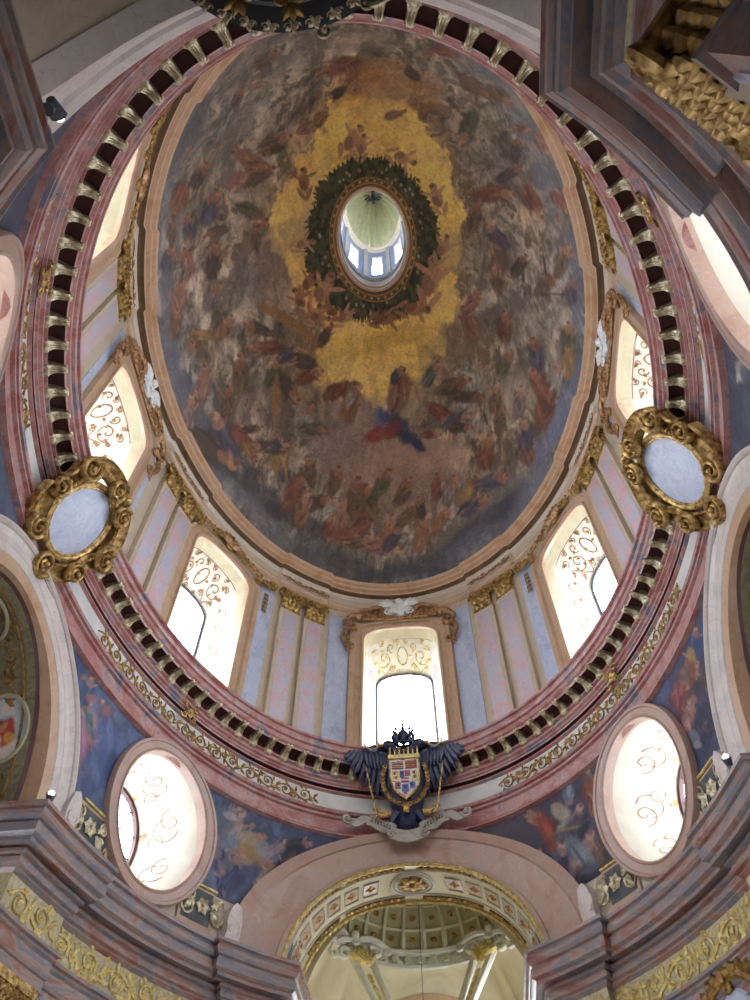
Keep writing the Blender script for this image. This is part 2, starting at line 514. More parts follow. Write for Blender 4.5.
def pigment(o, C):
    me = o.data
    at = me.color_attributes.new('pigment', 'FLOAT_COLOR', 'POINT')
    at.data.foreach_set('color', np.concatenate([C, np.ones((len(C), 1))], 1).astype(np.float32).ravel())
PC={'R': (116, 56, 44), 'B': (52, 62, 92), 'Y': (146, 114, 66), 'G': (66, 78, 50), 'W': (158, 150, 140), 'D': (44, 40, 40), 'P': (150, 104, 92), 'O': (138, 92, 58), 'N': (96, 74, 56), 'T': (70, 100, 96), 'L': (130, 112, 116), 'K': (160, 108, 78)}
FIGS=[[-0.0443,-0.6066,0.00394,0.00067,0.00064,-0.00396,34.0,200.0,"R",0],
[-0.00932,-0.54653,0.00403,0.0006,0.00046,-0.00378,24.0,-80.0,"O",0],
[-0.0872,-0.50112,0.00403,0.00064,0.00072,-0.00363,22.0,210.0,"D",0],
[-0.31766,-0.73503,0.00351,0.00104,0.00246,-0.00475,26.0,40.0,"N",0],
[-0.37572,-0.64257,0.00359,0.00097,0.0023,-0.00409,16.0,20.0,"P",0],
[-0.45864,-0.64457,0.00349,0.00104,0.00286,-0.00414,20.0,60.0,"N",0],
[-0.35689,-0.40455,0.00393,0.0008,0.00158,-0.00339,34.0,20.0,"N",0],
[-0.37595,-0.37905,0.00395,0.00081,0.00162,-0.00335,22.0,200.0,"D",0],
[-0.48365,-0.40044,0.00381,0.00089,0.0021,-0.00336,34.0,150.0,"O",0],
[-0.21998,-0.40265,0.00405,0.0007,0.0011,-0.00342,22.0,10.0,"P",0],
[-0.15084,-0.42915,0.00407,0.00066,0.00089,-0.00348,22.0,60.0,"O",0],
[-0.43983,-0.31531,0.00396,0.00082,0.00179,-0.00325,30.0,30.0,"N",0],
[0.33145,-0.7067,0.00409,0.00049,-0.0015,-0.0052,26.0,250.0,"G",0],
[0.3867,-0.70454,0.00414,0.00046,-0.00199,-0.00539,24.0,-20.0,"R",0],
[0.2103,-0.7824,0.00399,0.0007,-0.00088,-0.00589,22.0,100.0,"N",0],
[0.22325,-0.58117,0.0041,0.00043,-0.0005,-0.00407,26.0,140.0,"D",0],
[0.45284,-0.40629,0.00427,0.00018,-0.00135,-0.00375,36.0,250.0,"G",0],
[0.69386,-0.53942,0.00445,0.00016,-0.00416,-0.00497,18.0,0.0,"R",0],
[0.66564,-0.4376,0.00436,7e-05,-0.00295,-0.00417,26.0,80.0,"D",0],
[0.49942,-0.58956,0.00421,0.00026,-0.00226,-0.00464,36.0,-35.0,"N",0],
[0.155,-0.41176,0.00423,0.00041,-0.00013,-0.00356,22.0,20.0,"P",0],
[0.78285,-0.56244,0.00481,0.00024,-0.00665,-0.00595,28.0,-60.0,"P",0],
[0.60005,-0.6247,0.00435,0.00028,-0.00378,-0.00544,30.0,-40.0,"N",0],
[-0.77634,-0.46699,0.00344,0.0011,0.00439,-0.0035,36.0,250.0,"R",0],
[-0.66022,-0.32872,0.00374,0.00096,0.00283,-0.0032,36.0,70.0,"B",0],
[-0.67349,-0.23885,0.00384,0.00093,0.0027,-0.00308,26.0,200.0,"N",0],
[-0.51371,-0.33736,0.00386,0.00088,0.00212,-0.00326,36.0,20.0,"P",0],
[-0.50629,-0.21392,0.00403,0.00083,0.00193,-0.00313,34.0,-30.0,"G",0],
[-0.48505,-0.15539,0.00412,0.00079,0.0018,-0.0031,16.0,0.0,"K",0],
[-0.69847,-0.1569,0.00393,0.00092,0.00269,-0.00299,36.0,80.0,"D",0],
[-0.51523,-0.12761,0.00412,0.0008,0.00189,-0.00307,24.0,90.0,"N",0],
[-0.87614,-0.31763,0.00363,0.00109,0.00445,-0.00308,28.0,70.0,"B",0],
[-0.8043,-0.23329,0.00376,0.00101,0.00347,-0.003,28.0,100.0,"P",0],
[-0.87515,-0.16041,0.00384,0.00103,0.00378,-0.00286,34.0,80.0,"P",0],
[-0.73709,-0.04814,0.00405,0.00091,0.00274,-0.00288,34.0,60.0,"L",0],
[-0.44977,-0.3455,0.00392,0.00084,0.00186,-0.00329,22.0,10.0,"O",0],
[-0.76031,-0.33741,0.00365,0.00103,0.00351,-0.00318,24.0,100.0,"B",0],
[-0.67282,-0.46895,0.00353,0.00104,0.00344,-0.00349,30.0,60.0,"D",0],
[-0.83022,-0.39199,0.00353,0.00109,0.00442,-0.00327,22.0,80.0,"N",0],
[0.57106,-0.21593,0.00443,6e-05,-0.00168,-0.00348,40.0,0.0,"R",0],
[0.7352,-0.26528,0.00447,-3e-05,-0.00285,-0.00368,36.0,-60.0,"R",0],
[0.6381,-0.32041,0.00438,4e-05,-0.00227,-0.00372,26.0,30.0,"D",0],
[0.56864,-0.07703,0.00455,5e-05,-0.00155,-0.00331,32.0,130.0,"B",0],
[0.58142,-0.01604,0.00461,4e-05,-0.00157,-0.00326,40.0,90.0,"N",0],
[0.88215,-0.16941,0.00475,-0.00014,-0.00396,-0.00358,32.0,70.0,"N",0],
[0.86309,-0.37068,0.00475,-2e-05,-0.00513,-0.00436,26.0,-50.0,"R",0],
[0.85036,-0.2638,0.00466,-9e-05,-0.00404,-0.00383,22.0,90.0,"W",0],
[0.80082,-0.01817,0.00471,-0.00012,-0.0028,-0.00327,30.0,40.0,"N",0],
[0.5664,0.06583,0.00469,5e-05,-0.00148,-0.00319,30.0,100.0,"N",0],
[0.45535,0.16727,0.0048,0.00012,-0.00105,-0.00312,30.0,60.0,"P",0],
[0.71409,-0.11855,0.00455,-4e-05,-0.00236,-0.00339,14.0,90.0,"N",0],
[0.67824,-0.02119,0.00462,-3e-05,-0.00204,-0.00327,26.0,60.0,"D",0],
[0.92595,-0.08986,0.0049,-0.00019,-0.00416,-0.00342,26.0,90.0,"B",0],
[0.47523,-0.115,0.00452,0.00012,-0.00117,-0.00333,30.0,80.0,"N",0],
[-0.56442,0.20947,0.00449,0.00074,0.00192,-0.00285,34.0,180.0,"R",0],
[-0.57687,0.14343,0.0044,0.00076,0.00198,-0.00288,30.0,160.0,"D",0],
[-0.44507,0.27312,0.00465,0.00066,0.00153,-0.00288,26.0,30.0,"B",0],
[-0.4074,0.30656,0.00472,0.00063,0.00142,-0.00288,34.0,160.0,"D",0],
[-0.26923,0.2651,0.00476,0.00056,0.00103,-0.00297,26.0,60.0,"D",0],
[-0.54149,0.29705,0.00462,0.00071,0.00183,-0.00281,30.0,70.0,"G",0],
[-0.48222,0.36796,0.00474,0.00066,0.00163,-0.00281,34.0,-50.0,"D",0],
[-0.36476,0.36745,0.00481,0.0006,0.00129,-0.00287,28.0,20.0,"R",0],
[-0.80457,0.0362,0.00413,0.00093,0.00298,-0.00276,26.0,0.0,"Y",0],
[-0.91367,-0.09901,0.00393,0.00104,0.00392,-0.00275,30.0,80.0,"N",0],
[-0.89892,0.0347,0.00412,0.001,0.00354,-0.00266,32.0,70.0,"W",0],
[-0.86111,0.15349,0.00429,0.00095,0.00318,-0.00262,34.0,80.0,"P",0],
[-0.71313,0.06602,0.00421,0.00086,0.00253,-0.00282,26.0,60.0,"K",0],
[-0.83873,0.0452,0.00413,0.00095,0.00316,-0.00272,34.0,100.0,"N",0],
[-0.72872,0.42189,0.0047,0.00082,0.00247,-0.00259,36.0,-50.0,"R",0],
[-0.7092,0.46492,0.00477,0.0008,0.00239,-0.00258,24.0,-60.0,"O",0],
[-0.67681,0.41182,0.0047,0.00078,0.00227,-0.00264,22.0,10.0,"D",0],
[-0.63336,0.48565,0.00482,0.00074,0.00212,-0.00263,34.0,180.0,"D",0],
[-0.81108,0.35365,0.00459,0.00089,0.00283,-0.00255,50.0,120.0,"B",0],
[-0.88381,0.34971,0.00461,0.00096,0.00319,-0.00246,60.0,-30.0,"D",0],
[-0.57305,0.54284,0.00493,0.0007,0.00191,-0.00264,38.0,95.0,"Y",0],
[-0.56469,0.51098,0.00488,0.00069,0.00189,-0.00267,24.0,10.0,"B",0],
[-0.57291,0.58346,0.00498,0.0007,0.00191,-0.00262,16.0,90.0,"B",0],
[-0.40501,0.48487,0.00493,0.0006,0.0014,-0.00278,32.0,80.0,"W",0],
[-0.38116,0.52077,0.00498,0.00058,0.00133,-0.00277,26.0,0.0,"G",0],
[-0.22558,0.44039,0.00497,0.00051,0.00089,-0.00288,34.0,20.0,"R",0],
[-0.17637,0.48395,0.00504,0.00047,0.00075,-0.00287,42.0,70.0,"O",0],
[-0.17306,0.46381,0.00502,0.00047,0.00074,-0.00288,24.0,70.0,"W",0],
[-0.9448,0.18081,0.00436,0.00102,0.00366,-0.00249,34.0,80.0,"L",0],
[-0.76781,0.27354,0.00448,0.00086,0.00266,-0.00265,30.0,90.0,"N",0],
[-0.69098,0.22817,0.00444,0.00081,0.00236,-0.00274,36.0,90.0,"N",0],
[0.06722,0.46871,0.0051,0.00034,8e-05,-0.00293,46.0,75.0,"P",0],
[0.0622,0.42435,0.00506,0.00035,0.0001,-0.00296,20.0,60.0,"B",0],
[0.24001,0.41321,0.00506,0.00024,-0.0004,-0.00298,28.0,60.0,"T",0],
[0.43836,0.23236,0.00487,0.00013,-0.001,-0.00308,36.0,110.0,"P",0],
[0.60792,0.19913,0.00484,1e-05,-0.00163,-0.00308,32.0,90.0,"R",0],
[0.76578,0.22399,0.00494,-0.00012,-0.00238,-0.00301,38.0,100.0,"B",0],
[0.60783,0.30846,0.00497,-0.0,-0.00163,-0.003,28.0,60.0,"G",0],
[0.35442,0.43554,0.00509,0.00016,-0.00075,-0.00295,36.0,20.0,"N",0],
[0.42941,0.45771,0.00512,0.00011,-0.001,-0.00293,30.0,0.0,"D",0],
[0.28754,0.5283,0.00519,0.00019,-0.00057,-0.0029,34.0,-30.0,"R",0],
[0.36473,0.53248,0.00521,0.00014,-0.00081,-0.00289,30.0,20.0,"B",0],
[0.37922,0.55587,0.00524,0.00012,-0.00086,-0.00287,24.0,0.0,"D",0],
[0.9214,0.07798,0.00501,-0.00024,-0.00365,-0.00312,34.0,90.0,"G",0],
[0.92739,0.15157,0.00511,-0.00026,-0.00358,-0.00301,32.0,90.0,"Y",0],
[0.87472,0.22979,0.0051,-0.00023,-0.00308,-0.00295,26.0,80.0,"W",0],
[0.785,0.30584,0.00507,-0.00016,-0.00247,-0.00293,36.0,110.0,"R",0],
[0.81942,0.34841,0.00518,-0.00021,-0.00266,-0.00287,44.0,80.0,"R",0],
[0.71481,0.48056,0.00527,-0.00014,-0.00211,-0.00281,34.0,90.0,"B",0],
[0.51492,0.58171,0.0053,1e-05,-0.00132,-0.00282,34.0,70.0,"R",0],
[0.22572,0.59395,0.00526,0.00022,-0.00039,-0.00285,18.0,0.0,"R",0],
[0.56236,0.42585,0.0051,1e-05,-0.00146,-0.00292,30.0,90.0,"N",0],
[0.48252,0.37308,0.00503,8e-05,-0.00116,-0.00298,24.0,90.0,"W",0],
[-0.00448,0.59093,0.00522,0.00036,0.00026,-0.00284,26.0,200.0,"R",0],
[0.68502,0.39365,0.00511,-9e-05,-0.00196,-0.0029,30.0,80.0,"L",0],
[0.58302,0.48636,0.00519,-2e-05,-0.00155,-0.00287,30.0,90.0,"N",0],
[-0.283,0.789,0.00537,0.0005,0.00103,-0.00264,46.0,70.0,"P",0],
[-0.35799,0.80039,0.00537,0.00055,0.00125,-0.0026,30.0,90.0,"R",0],
[-0.27562,0.83934,0.00545,0.00049,0.00101,-0.00261,30.0,0.0,"R",0],
[-0.40865,0.72434,0.00524,0.00058,0.0014,-0.00263,34.0,20.0,"D",0],
[-0.19328,0.74924,0.00534,0.00044,0.00078,-0.00269,40.0,80.0,"N",0],
[-0.52021,0.65681,0.00511,0.00066,0.00174,-0.0026,40.0,60.0,"R",0],
[-0.47961,0.71777,0.00521,0.00063,0.00162,-0.00259,34.0,80.0,"O",0],
[-0.34291,0.75446,0.0053,0.00054,0.00121,-0.00264,24.0,60.0,"W",0],
[-0.4254,0.62686,0.0051,0.0006,0.00145,-0.00268,30.0,100.0,"N",0],
[-0.3019,0.68553,0.00522,0.00052,0.00109,-0.0027,30.0,70.0,"N",0],
[-0.16036,0.81931,0.00545,0.00041,0.00068,-0.00266,36.0,60.0,"R",0],
[-0.12517,0.76888,0.00539,0.0004,0.00058,-0.0027,34.0,100.0,"N",0],
[-0.04883,0.72886,0.00536,0.00036,0.00037,-0.00274,32.0,60.0,"G",0],
[-0.08162,0.89453,0.00558,0.00035,0.00045,-0.00263,44.0,-10.0,"P",0],
[-0.0065,0.87783,0.00558,0.0003,0.00024,-0.00265,30.0,60.0,"B",0],
[-0.03084,0.84719,0.00553,0.00032,0.00031,-0.00267,24.0,70.0,"K",0],
[0.24248,0.73477,0.00544,0.00017,-0.00047,-0.00275,26.0,90.0,"R",0],
[0.31294,0.73551,0.00546,0.00012,-0.00069,-0.00275,30.0,70.0,"L",0],
[0.41674,0.72483,0.00548,4e-05,-0.00102,-0.00274,34.0,60.0,"Y",0],
[0.26531,0.81938,0.00557,0.00012,-0.00056,-0.0027,32.0,60.0,"O",0],
[0.15712,0.86183,0.0056,0.00019,-0.00024,-0.00267,38.0,80.0,"O",0],
[0.15084,0.79763,0.00551,0.00021,-0.00021,-0.00271,22.0,100.0,"D",0],
[0.51488,0.59295,0.00532,1e-05,-0.00132,-0.00281,34.0,80.0,"R",0],
[0.54788,0.66776,0.00545,-5e-05,-0.00146,-0.00274,34.0,20.0,"B",0],
[0.71662,0.51411,0.00533,-0.00016,-0.00213,-0.00278,36.0,100.0,"R",0],
[0.44958,0.75644,0.00555,-1e-05,-0.00114,-0.0027,34.0,30.0,"B",0],
[0.08833,0.82059,0.00552,0.00025,-3e-05,-0.0027,30.0,40.0,"N",0],
[-0.19618,0.86847,0.00551,0.00043,0.00078,-0.00262,32.0,10.0,"N",0],
[0.06762,0.7526,0.00542,0.00028,4e-05,-0.00274,30.0,60.0,"N",0],
[0.16365,-0.26026,0.00438,0.00037,-0.00013,-0.00338,34.0,-20.0,"K",1],
[-0.04407,-0.3304,0.00424,0.00055,0.0005,-0.00338,40.0,60.0,"D",1],
[-0.0051,-0.30236,0.00429,0.00051,0.00038,-0.00337,30.0,80.0,"K",1],
[-0.27324,-0.23145,0.00421,0.00068,0.00116,-0.00323,32.0,95.0,"K",1],
[-0.31914,-0.03665,0.0044,0.00066,0.00122,-0.0031,28.0,20.0,"K",1],
[-0.32194,0.08899,0.00453,0.00063,0.0012,-0.00304,30.0,60.0,"K",1],
[-0.25869,0.1329,0.00462,0.00058,0.00101,-0.00304,46.0,60.0,"R",1],
[0.30692,-0.13867,0.0045,0.00025,-0.00057,-0.00332,34.0,110.0,"K",1],
[0.32271,0.02091,0.00466,0.00022,-0.00061,-0.00321,32.0,70.0,"D",1],
[0.26319,0.12838,0.00477,0.00026,-0.00043,-0.00315,52.0,80.0,"R",1],
[0.16824,0.22417,0.00487,0.00031,-0.00017,-0.00309,36.0,0.0,"K",1],
[-0.16894,0.22811,0.00478,0.00051,0.00076,-0.00302,30.0,30.0,"K",1],
[-0.23631,0.19424,0.0047,0.00056,0.00094,-0.00302,30.0,150.0,"R",1],
[0.0234,0.25395,0.00487,0.00039,0.00023,-0.00305,34.0,10.0,"R",1],
[-0.36911,0.13016,0.00455,0.00065,0.00133,-0.003,30.0,120.0,"K",1],
[-0.2972,0.20594,0.00468,0.00059,0.00111,-0.00299,28.0,0.0,"D",1]]
GOLD=[[-0.0657, -0.505], [0.0809, -0.5173], [0.1567, -0.4621], [0.2375, -0.4387], [0.253, -0.3797], [0.332, -0.3035], [0.381, -0.261], [0.3884, -0.1616], [0.4436, -0.1072], [0.4107, 0.013], [0.3575, 0.1326], [0.4028, 0.1716], [0.3146, 0.2769], [0.3254, 0.3358], [0.1787, 0.4229], [0.1277, 0.5269], [0.0331, 0.5839], [-0.0456, 0.5074], [-0.1075, 0.4723], [-0.2007, 0.4149], [-0.3166, 0.4067], [-0.3768, 0.352], [-0.3159, 0.3006], [-0.2502, 0.2691], [-0.2972, 0.2059], [-0.3723, 0.1451], [-0.3939, 0.026], [-0.4745, -0.0693], [-0.4553, -0.1463], [-0.4071, -0.2133], [-0.3266, -0.2716], [-0.2896, -0.3194], [-0.2181, -0.3276], [-0.1635, -0.3853], [-0.1226, -0.467]]
WREATH=[[-0.1423, -0.2427], [-0.0624, -0.2711], [0.0471, -0.2716], [0.1523, -0.2365], [0.2268, -0.19], [0.2748, -0.1284], [0.3049, -0.0505], [0.3083, 0.0291], [0.2823, 0.1265], [0.2388, 0.1925], [0.1214, 0.2528], [-0.0034, 0.2709], [-0.1359, 0.2361], [-0.2435, 0.1803], [-0.305, 0.0998], [-0.3175, -0.0002], [-0.2935, -0.0923], [-0.2512, -0.1648], [-0.2053, -0.2147]]
DABS=[[-0.85048,0.41506,0.05086,0.08388,0.05046,0.00859,40,42,46,0.9],
[-0.71228,0.58098,0.13115,0.13792,0.04959,-0.00488,42,46,54,0.95],
[-0.50825,0.74203,0.14693,0.09211,0.02738,-0.01313,40,42,48,0.9],
[-0.77362,0.57307,0.17338,0.21597,0.03303,0.00112,92,92,98,0.7],
[-0.52839,0.81799,0.27481,0.16008,0.03474,-0.01823,82,80,80,0.6],
[-0.88529,0.32358,0.0377,0.09739,0.0798,0.02765,44,46,52,0.8],
[-0.37136,0.88925,0.31972,0.10288,0.01812,-0.02745,46,48,56,0.7],
[0.02115,0.68525,0.33098,-0.00386,-0.00365,-0.07243,150,116,98,0.85],
[0.18484,0.64453,0.21267,-0.0113,0.0042,-0.05074,156,124,104,0.8],
[0.03755,0.7795,0.31343,-0.04895,-0.04129,-0.06753,120,98,84,0.7],
[-0.19737,0.54789,0.19827,-0.00839,-0.03642,-0.082,140,116,108,0.8],
[-0.30675,0.57071,0.1524,0.0333,0.01062,-0.05538,128,108,100,0.6],
[-0.23984,0.6411,0.15135,-0.00236,-0.01983,-0.04345,132,106,96,0.6],
[0.44999,0.81014,0.2761,-0.14847,-0.04574,-0.02131,44,48,60,0.9],
[0.64287,0.67769,0.10329,-0.09727,-0.061,-0.00437,46,50,64,0.85],
[0.42238,0.86872,0.34611,-0.15745,-0.0291,-0.01744,86,88,98,0.7],
[0.47733,0.75052,0.24406,-0.14747,-0.02409,-0.00958,112,102,90,0.7],
[0.78111,0.61063,0.10702,-0.12926,-0.05722,0.00617,90,94,108,0.7],
[0.13406,0.95253,0.3999,-0.03835,-0.00507,-0.0206,60,62,70,0.7],
[0.01774,0.97114,0.57418,-0.0027,-0.00089,-0.0157,44,48,58,0.7],
[-0.44492,0.47599,0.14689,0.04545,0.01246,-0.05526,70,64,58,0.7],
[0.1461,0.49747,0.02585,-0.0638,-0.13046,-0.00945,130,112,88,0.7],
[-0.41682,0.34959,0.14286,0.04319,0.01881,-0.08562,120,96,66,0.4],
[-0.68544,-0.75739,0.10539,-0.04377,-0.02658,-0.17163,66,72,84,0.6],
[-0.79683,-0.49471,0.05706,-0.12672,-0.03928,-0.06216,78,82,90,0.6],
[-0.92033,-0.19615,-0.03197,0.20544,0.0313,0.03088,92,96,104,0.8],
[-0.95448,0.03411,0.01424,0.18355,0.03835,0.0265,86,92,104,0.8],
[-0.91578,0.25336,0.04879,0.15168,0.03524,0.01479,84,88,98,0.8],
[-0.40953,-0.8182,0.16378,-0.02799,-0.01989,-0.15443,84,80,76,0.6],
[-0.40095,-0.58994,0.20046,-0.1316,-0.02441,-0.04022,116,108,100,0.6],
[0.52733,-0.7623,0.15028,0.05637,0.04789,-0.13519,88,88,94,0.7],
[0.72518,-0.56651,0.10472,0.16709,0.05924,-0.09823,92,92,98,0.7],
[0.81183,-0.33374,0.06104,0.14286,0.04412,-0.04888,102,104,112,0.6],
[0.93881,-0.13765,0.02125,0.20287,0.03933,-0.03738,84,90,104,0.8],
[0.91729,0.27713,0.09128,-0.23097,-0.04041,0.01753,84,94,116,0.8],
[0.8383,0.44147,0.09811,-0.15114,-0.03833,0.00818,84,94,116,0.7],
[-0.32627,-0.0683,0.01344,-0.06225,-0.11323,-0.03246,128,112,104,0.5],
[-0.50751,-0.04954,0.06517,-0.06659,-0.08154,-0.06026,122,106,100,0.6],
[-0.47034,0.04809,0.06755,-0.04227,-0.07534,-0.06436,132,104,92,0.6],
[-0.62402,-0.00442,0.07301,-0.0372,-0.08346,-0.08789,104,94,90,0.5],
[-0.5774,-0.41155,0.08087,-0.0236,-0.03559,-0.0663,96,90,86,0.5],
[0.00814,-0.70705,0.23559,0.00513,0.00455,-0.05507,108,98,84,0.6],
[-0.00364,-0.50429,0.10472,-0.02225,-0.01193,-0.0503,170,110,50,0.6],
[0.16776,-0.55653,0.1582,0.01815,0.01866,-0.06242,168,112,54,0.6],
[0.22137,-0.48473,0.11373,0.02709,0.02863,-0.0586,160,116,66,0.5],
[0.44786,0.00525,0.0027,-0.06463,-0.18535,0.04139,118,106,90,0.5],
[0.68013,0.15373,0.00903,-0.07825,-0.19166,0.06734,100,92,82,0.5],
[0.59021,-0.30846,0.13198,0.03474,0.03999,-0.0565,86,80,74,0.5],
[0.28554,0.34052,0.13475,-0.07975,-0.06076,-0.03953,128,106,84,0.6],
[0.43608,0.28748,0.06174,-0.07521,-0.12617,-0.01983,112,92,78,0.5],
[0.65856,0.35938,0.01811,-0.07071,-0.19935,0.05222,116,104,92,0.6],
[-0.39792,0.26309,0.04041,-0.02556,-0.07464,-0.05324,118,90,62,0.5],
[-0.66813,0.3275,0.1376,0.06764,0.02344,-0.08109,104,86,74,0.5],
[-0.54575,0.37504,0.02239,-0.07016,-0.01875,-0.00771,130,92,56,1.0],
[-0.42912,0.18135,0.12455,0.1028,0.01522,-0.00826,134,98,62,1.0],
[0.00566,0.51062,0.05132,0.00247,0.00329,-0.02606,206,160,60,0.9],
[0.0031,0.53084,0.04122,0.00201,0.0051,-0.04035,190,178,160,0.9],
[0.06505,0.57887,0.09008,0.05386,0.03525,-0.01773,40,46,78,1.0],
[-0.02496,0.58692,0.09034,-0.01203,-0.01003,-0.01945,132,46,34,1.0],
[-0.036,0.55168,0.02576,-0.00072,-0.00624,-0.03456,84,100,140,0.9],
[0.11913,0.61298,0.07478,0.02803,0.01301,-0.0095,36,40,60,1.0],
[-0.0463,-0.59479,0.08022,-0.00111,-0.00031,-0.0357,132,50,36,0.8],
[-0.06087,0.32748,0.24713,0.00943,3e-05,-0.04233,196,158,62,0.5],
[0.09107,0.30467,0.19441,-0.02996,-0.00943,-0.02941,172,128,60,0.5],
[0.79427,-0.07158,0.0046,-0.00328,-0.0105,-0.04085,60,44,36,1.0],
[0.84943,-0.01854,0.06686,-0.04449,-0.00015,-0.00327,60,44,36,1.0]]
WALLFIGS={"L":[[163.61252,14.05825,-0.17083,0.07231,0.02682,0.01988,30.0,80.0,"B"],
[160.79642,13.04748,-0.16585,0.0662,0.02265,0.01912,60.0,85.0,"P"],
[160.96405,13.60287,-0.1702,0.06818,0.02446,0.01994,34.0,100.0,"T"],
[158.91943,13.98619,-0.17568,0.0674,0.02503,0.02113,30.0,110.0,"B"],
[157.7112,12.84055,-0.16762,0.06267,0.02115,0.01958,44.0,90.0,"B"],
[157.63327,12.31457,-0.16338,0.06098,0.01962,0.01876,30.0,90.0,"B"],
[167.94277,14.45883,-0.16888,0.07806,0.02971,0.0191,24.0,60.0,"B"]],"M":[[128.67583,13.65906,-0.20186,0.03489,0.01358,0.02687,44.0,60.0,"L"],
[125.64841,13.50364,-0.20272,0.03132,0.01221,0.02695,40.0,20.0,"W"],
[123.15012,13.19049,-0.20173,0.02817,0.01084,0.02658,44.0,-30.0,"Y"],
[126.56217,12.67061,-0.19497,0.0312,0.01125,0.02505,40.0,80.0,"B"],
[121.1594,12.68642,-0.19868,0.02543,0.00947,0.0257,30.0,70.0,"W"],
[117.19928,13.19508,-0.20535,0.02158,0.00869,0.02721,40.0,60.0,"D"],
[119.26465,13.61707,-0.2078,0.0243,0.00996,0.02796,30.0,30.0,"L"],
[128.93404,12.26735,-0.18983,0.03311,0.01138,0.02391,30.0,90.0,"B"],
[130.02559,14.00983,-0.20382,0.03691,0.01471,0.02743,30.0,30.0,"T"],
[130.73879,12.95305,-0.19429,0.03604,0.0131,0.02507,30.0,90.0,"B"],
[114.10072,13.98974,-0.21382,0.01869,0.00834,0.0293,26.0,0.0,"D"]],"N":[[59.13061,13.61827,-0.20967,-0.0454,-0.01432,0.02608,40.0,120.0,"R"],
[53.9171,13.38179,-0.20463,-0.05067,-0.01592,0.02468,44.0,60.0,"W"],
[53.35129,13.89237,-0.2088,-0.05242,-0.01721,0.02559,24.0,80.0,"B"],
[53.06958,12.36057,-0.19505,-0.0493,-0.01419,0.02256,60.0,75.0,"B"],
[55.59614,12.22522,-0.19538,-0.0464,-0.01309,0.02272,44.0,60.0,"L"],
[58.1105,12.65446,-0.20059,-0.04464,-0.013,0.02396,40.0,80.0,"B"],
[48.02718,14.05181,-0.20672,-0.05871,-0.01977,0.02477,34.0,100.0,"R"],
[47.67493,13.57216,-0.20222,-0.05788,-0.01876,0.02378,30.0,90.0,"O"],
[59.86361,12.55075,-0.2006,-0.04257,-0.01221,0.02402,26.0,70.0,"R"],
[49.64927,12.36174,-0.19284,-0.05281,-0.01532,0.02194,30.0,90.0,"N"],
[61.44466,14.071,-0.21484,-0.04362,-0.01416,0.02742,22.0,150.0,"K"],
[50.24902,11.64896,-0.18692,-0.05049,-0.01367,0.02077,30.0,80.0,"B"],
[62.08419,12.95463,-0.20527,-0.04091,-0.01207,0.02517,22.0,90.0,"D"]],"O":[[18.6462,14.00135,-0.18022,-0.08981,-0.03156,0.01596,30.0,90.0,"O"],
[22.89348,13.77538,-0.18257,-0.08447,-0.02899,0.01722,44.0,80.0,"R"],
[18.99074,13.44404,-0.17564,-0.087,-0.02919,0.01549,36.0,100.0,"N"],
[23.70158,13.15728,-0.17789,-0.08114,-0.02641,0.01673,30.0,90.0,"P"],
[22.69186,12.45479,-0.17065,-0.07924,-0.02426,0.01557,30.0,90.0,"B"],
[16.27584,14.21634,-0.17962,-0.09326,-0.03344,0.01527,26.0,80.0,"B"],
[18.63485,12.80638,-0.16961,-0.08454,-0.02685,0.01469,40.0,90.0,"B"]],"Q":[[-29.27023,13.29184,-0.11553,-0.14084,-0.04968,-0.01306,30.0,100.0,"R"],
[-31.77333,13.15674,-0.1107,-0.14336,-0.05021,-0.01546,20.0,100.0,"K"],
[-26.38598,13.33716,-0.12005,-0.137,-0.04828,-0.01021,36.0,90.0,"T"],
[-22.88294,13.68832,-0.12783,-0.13518,-0.04879,-0.00765,24.0,90.0,"W"]]}
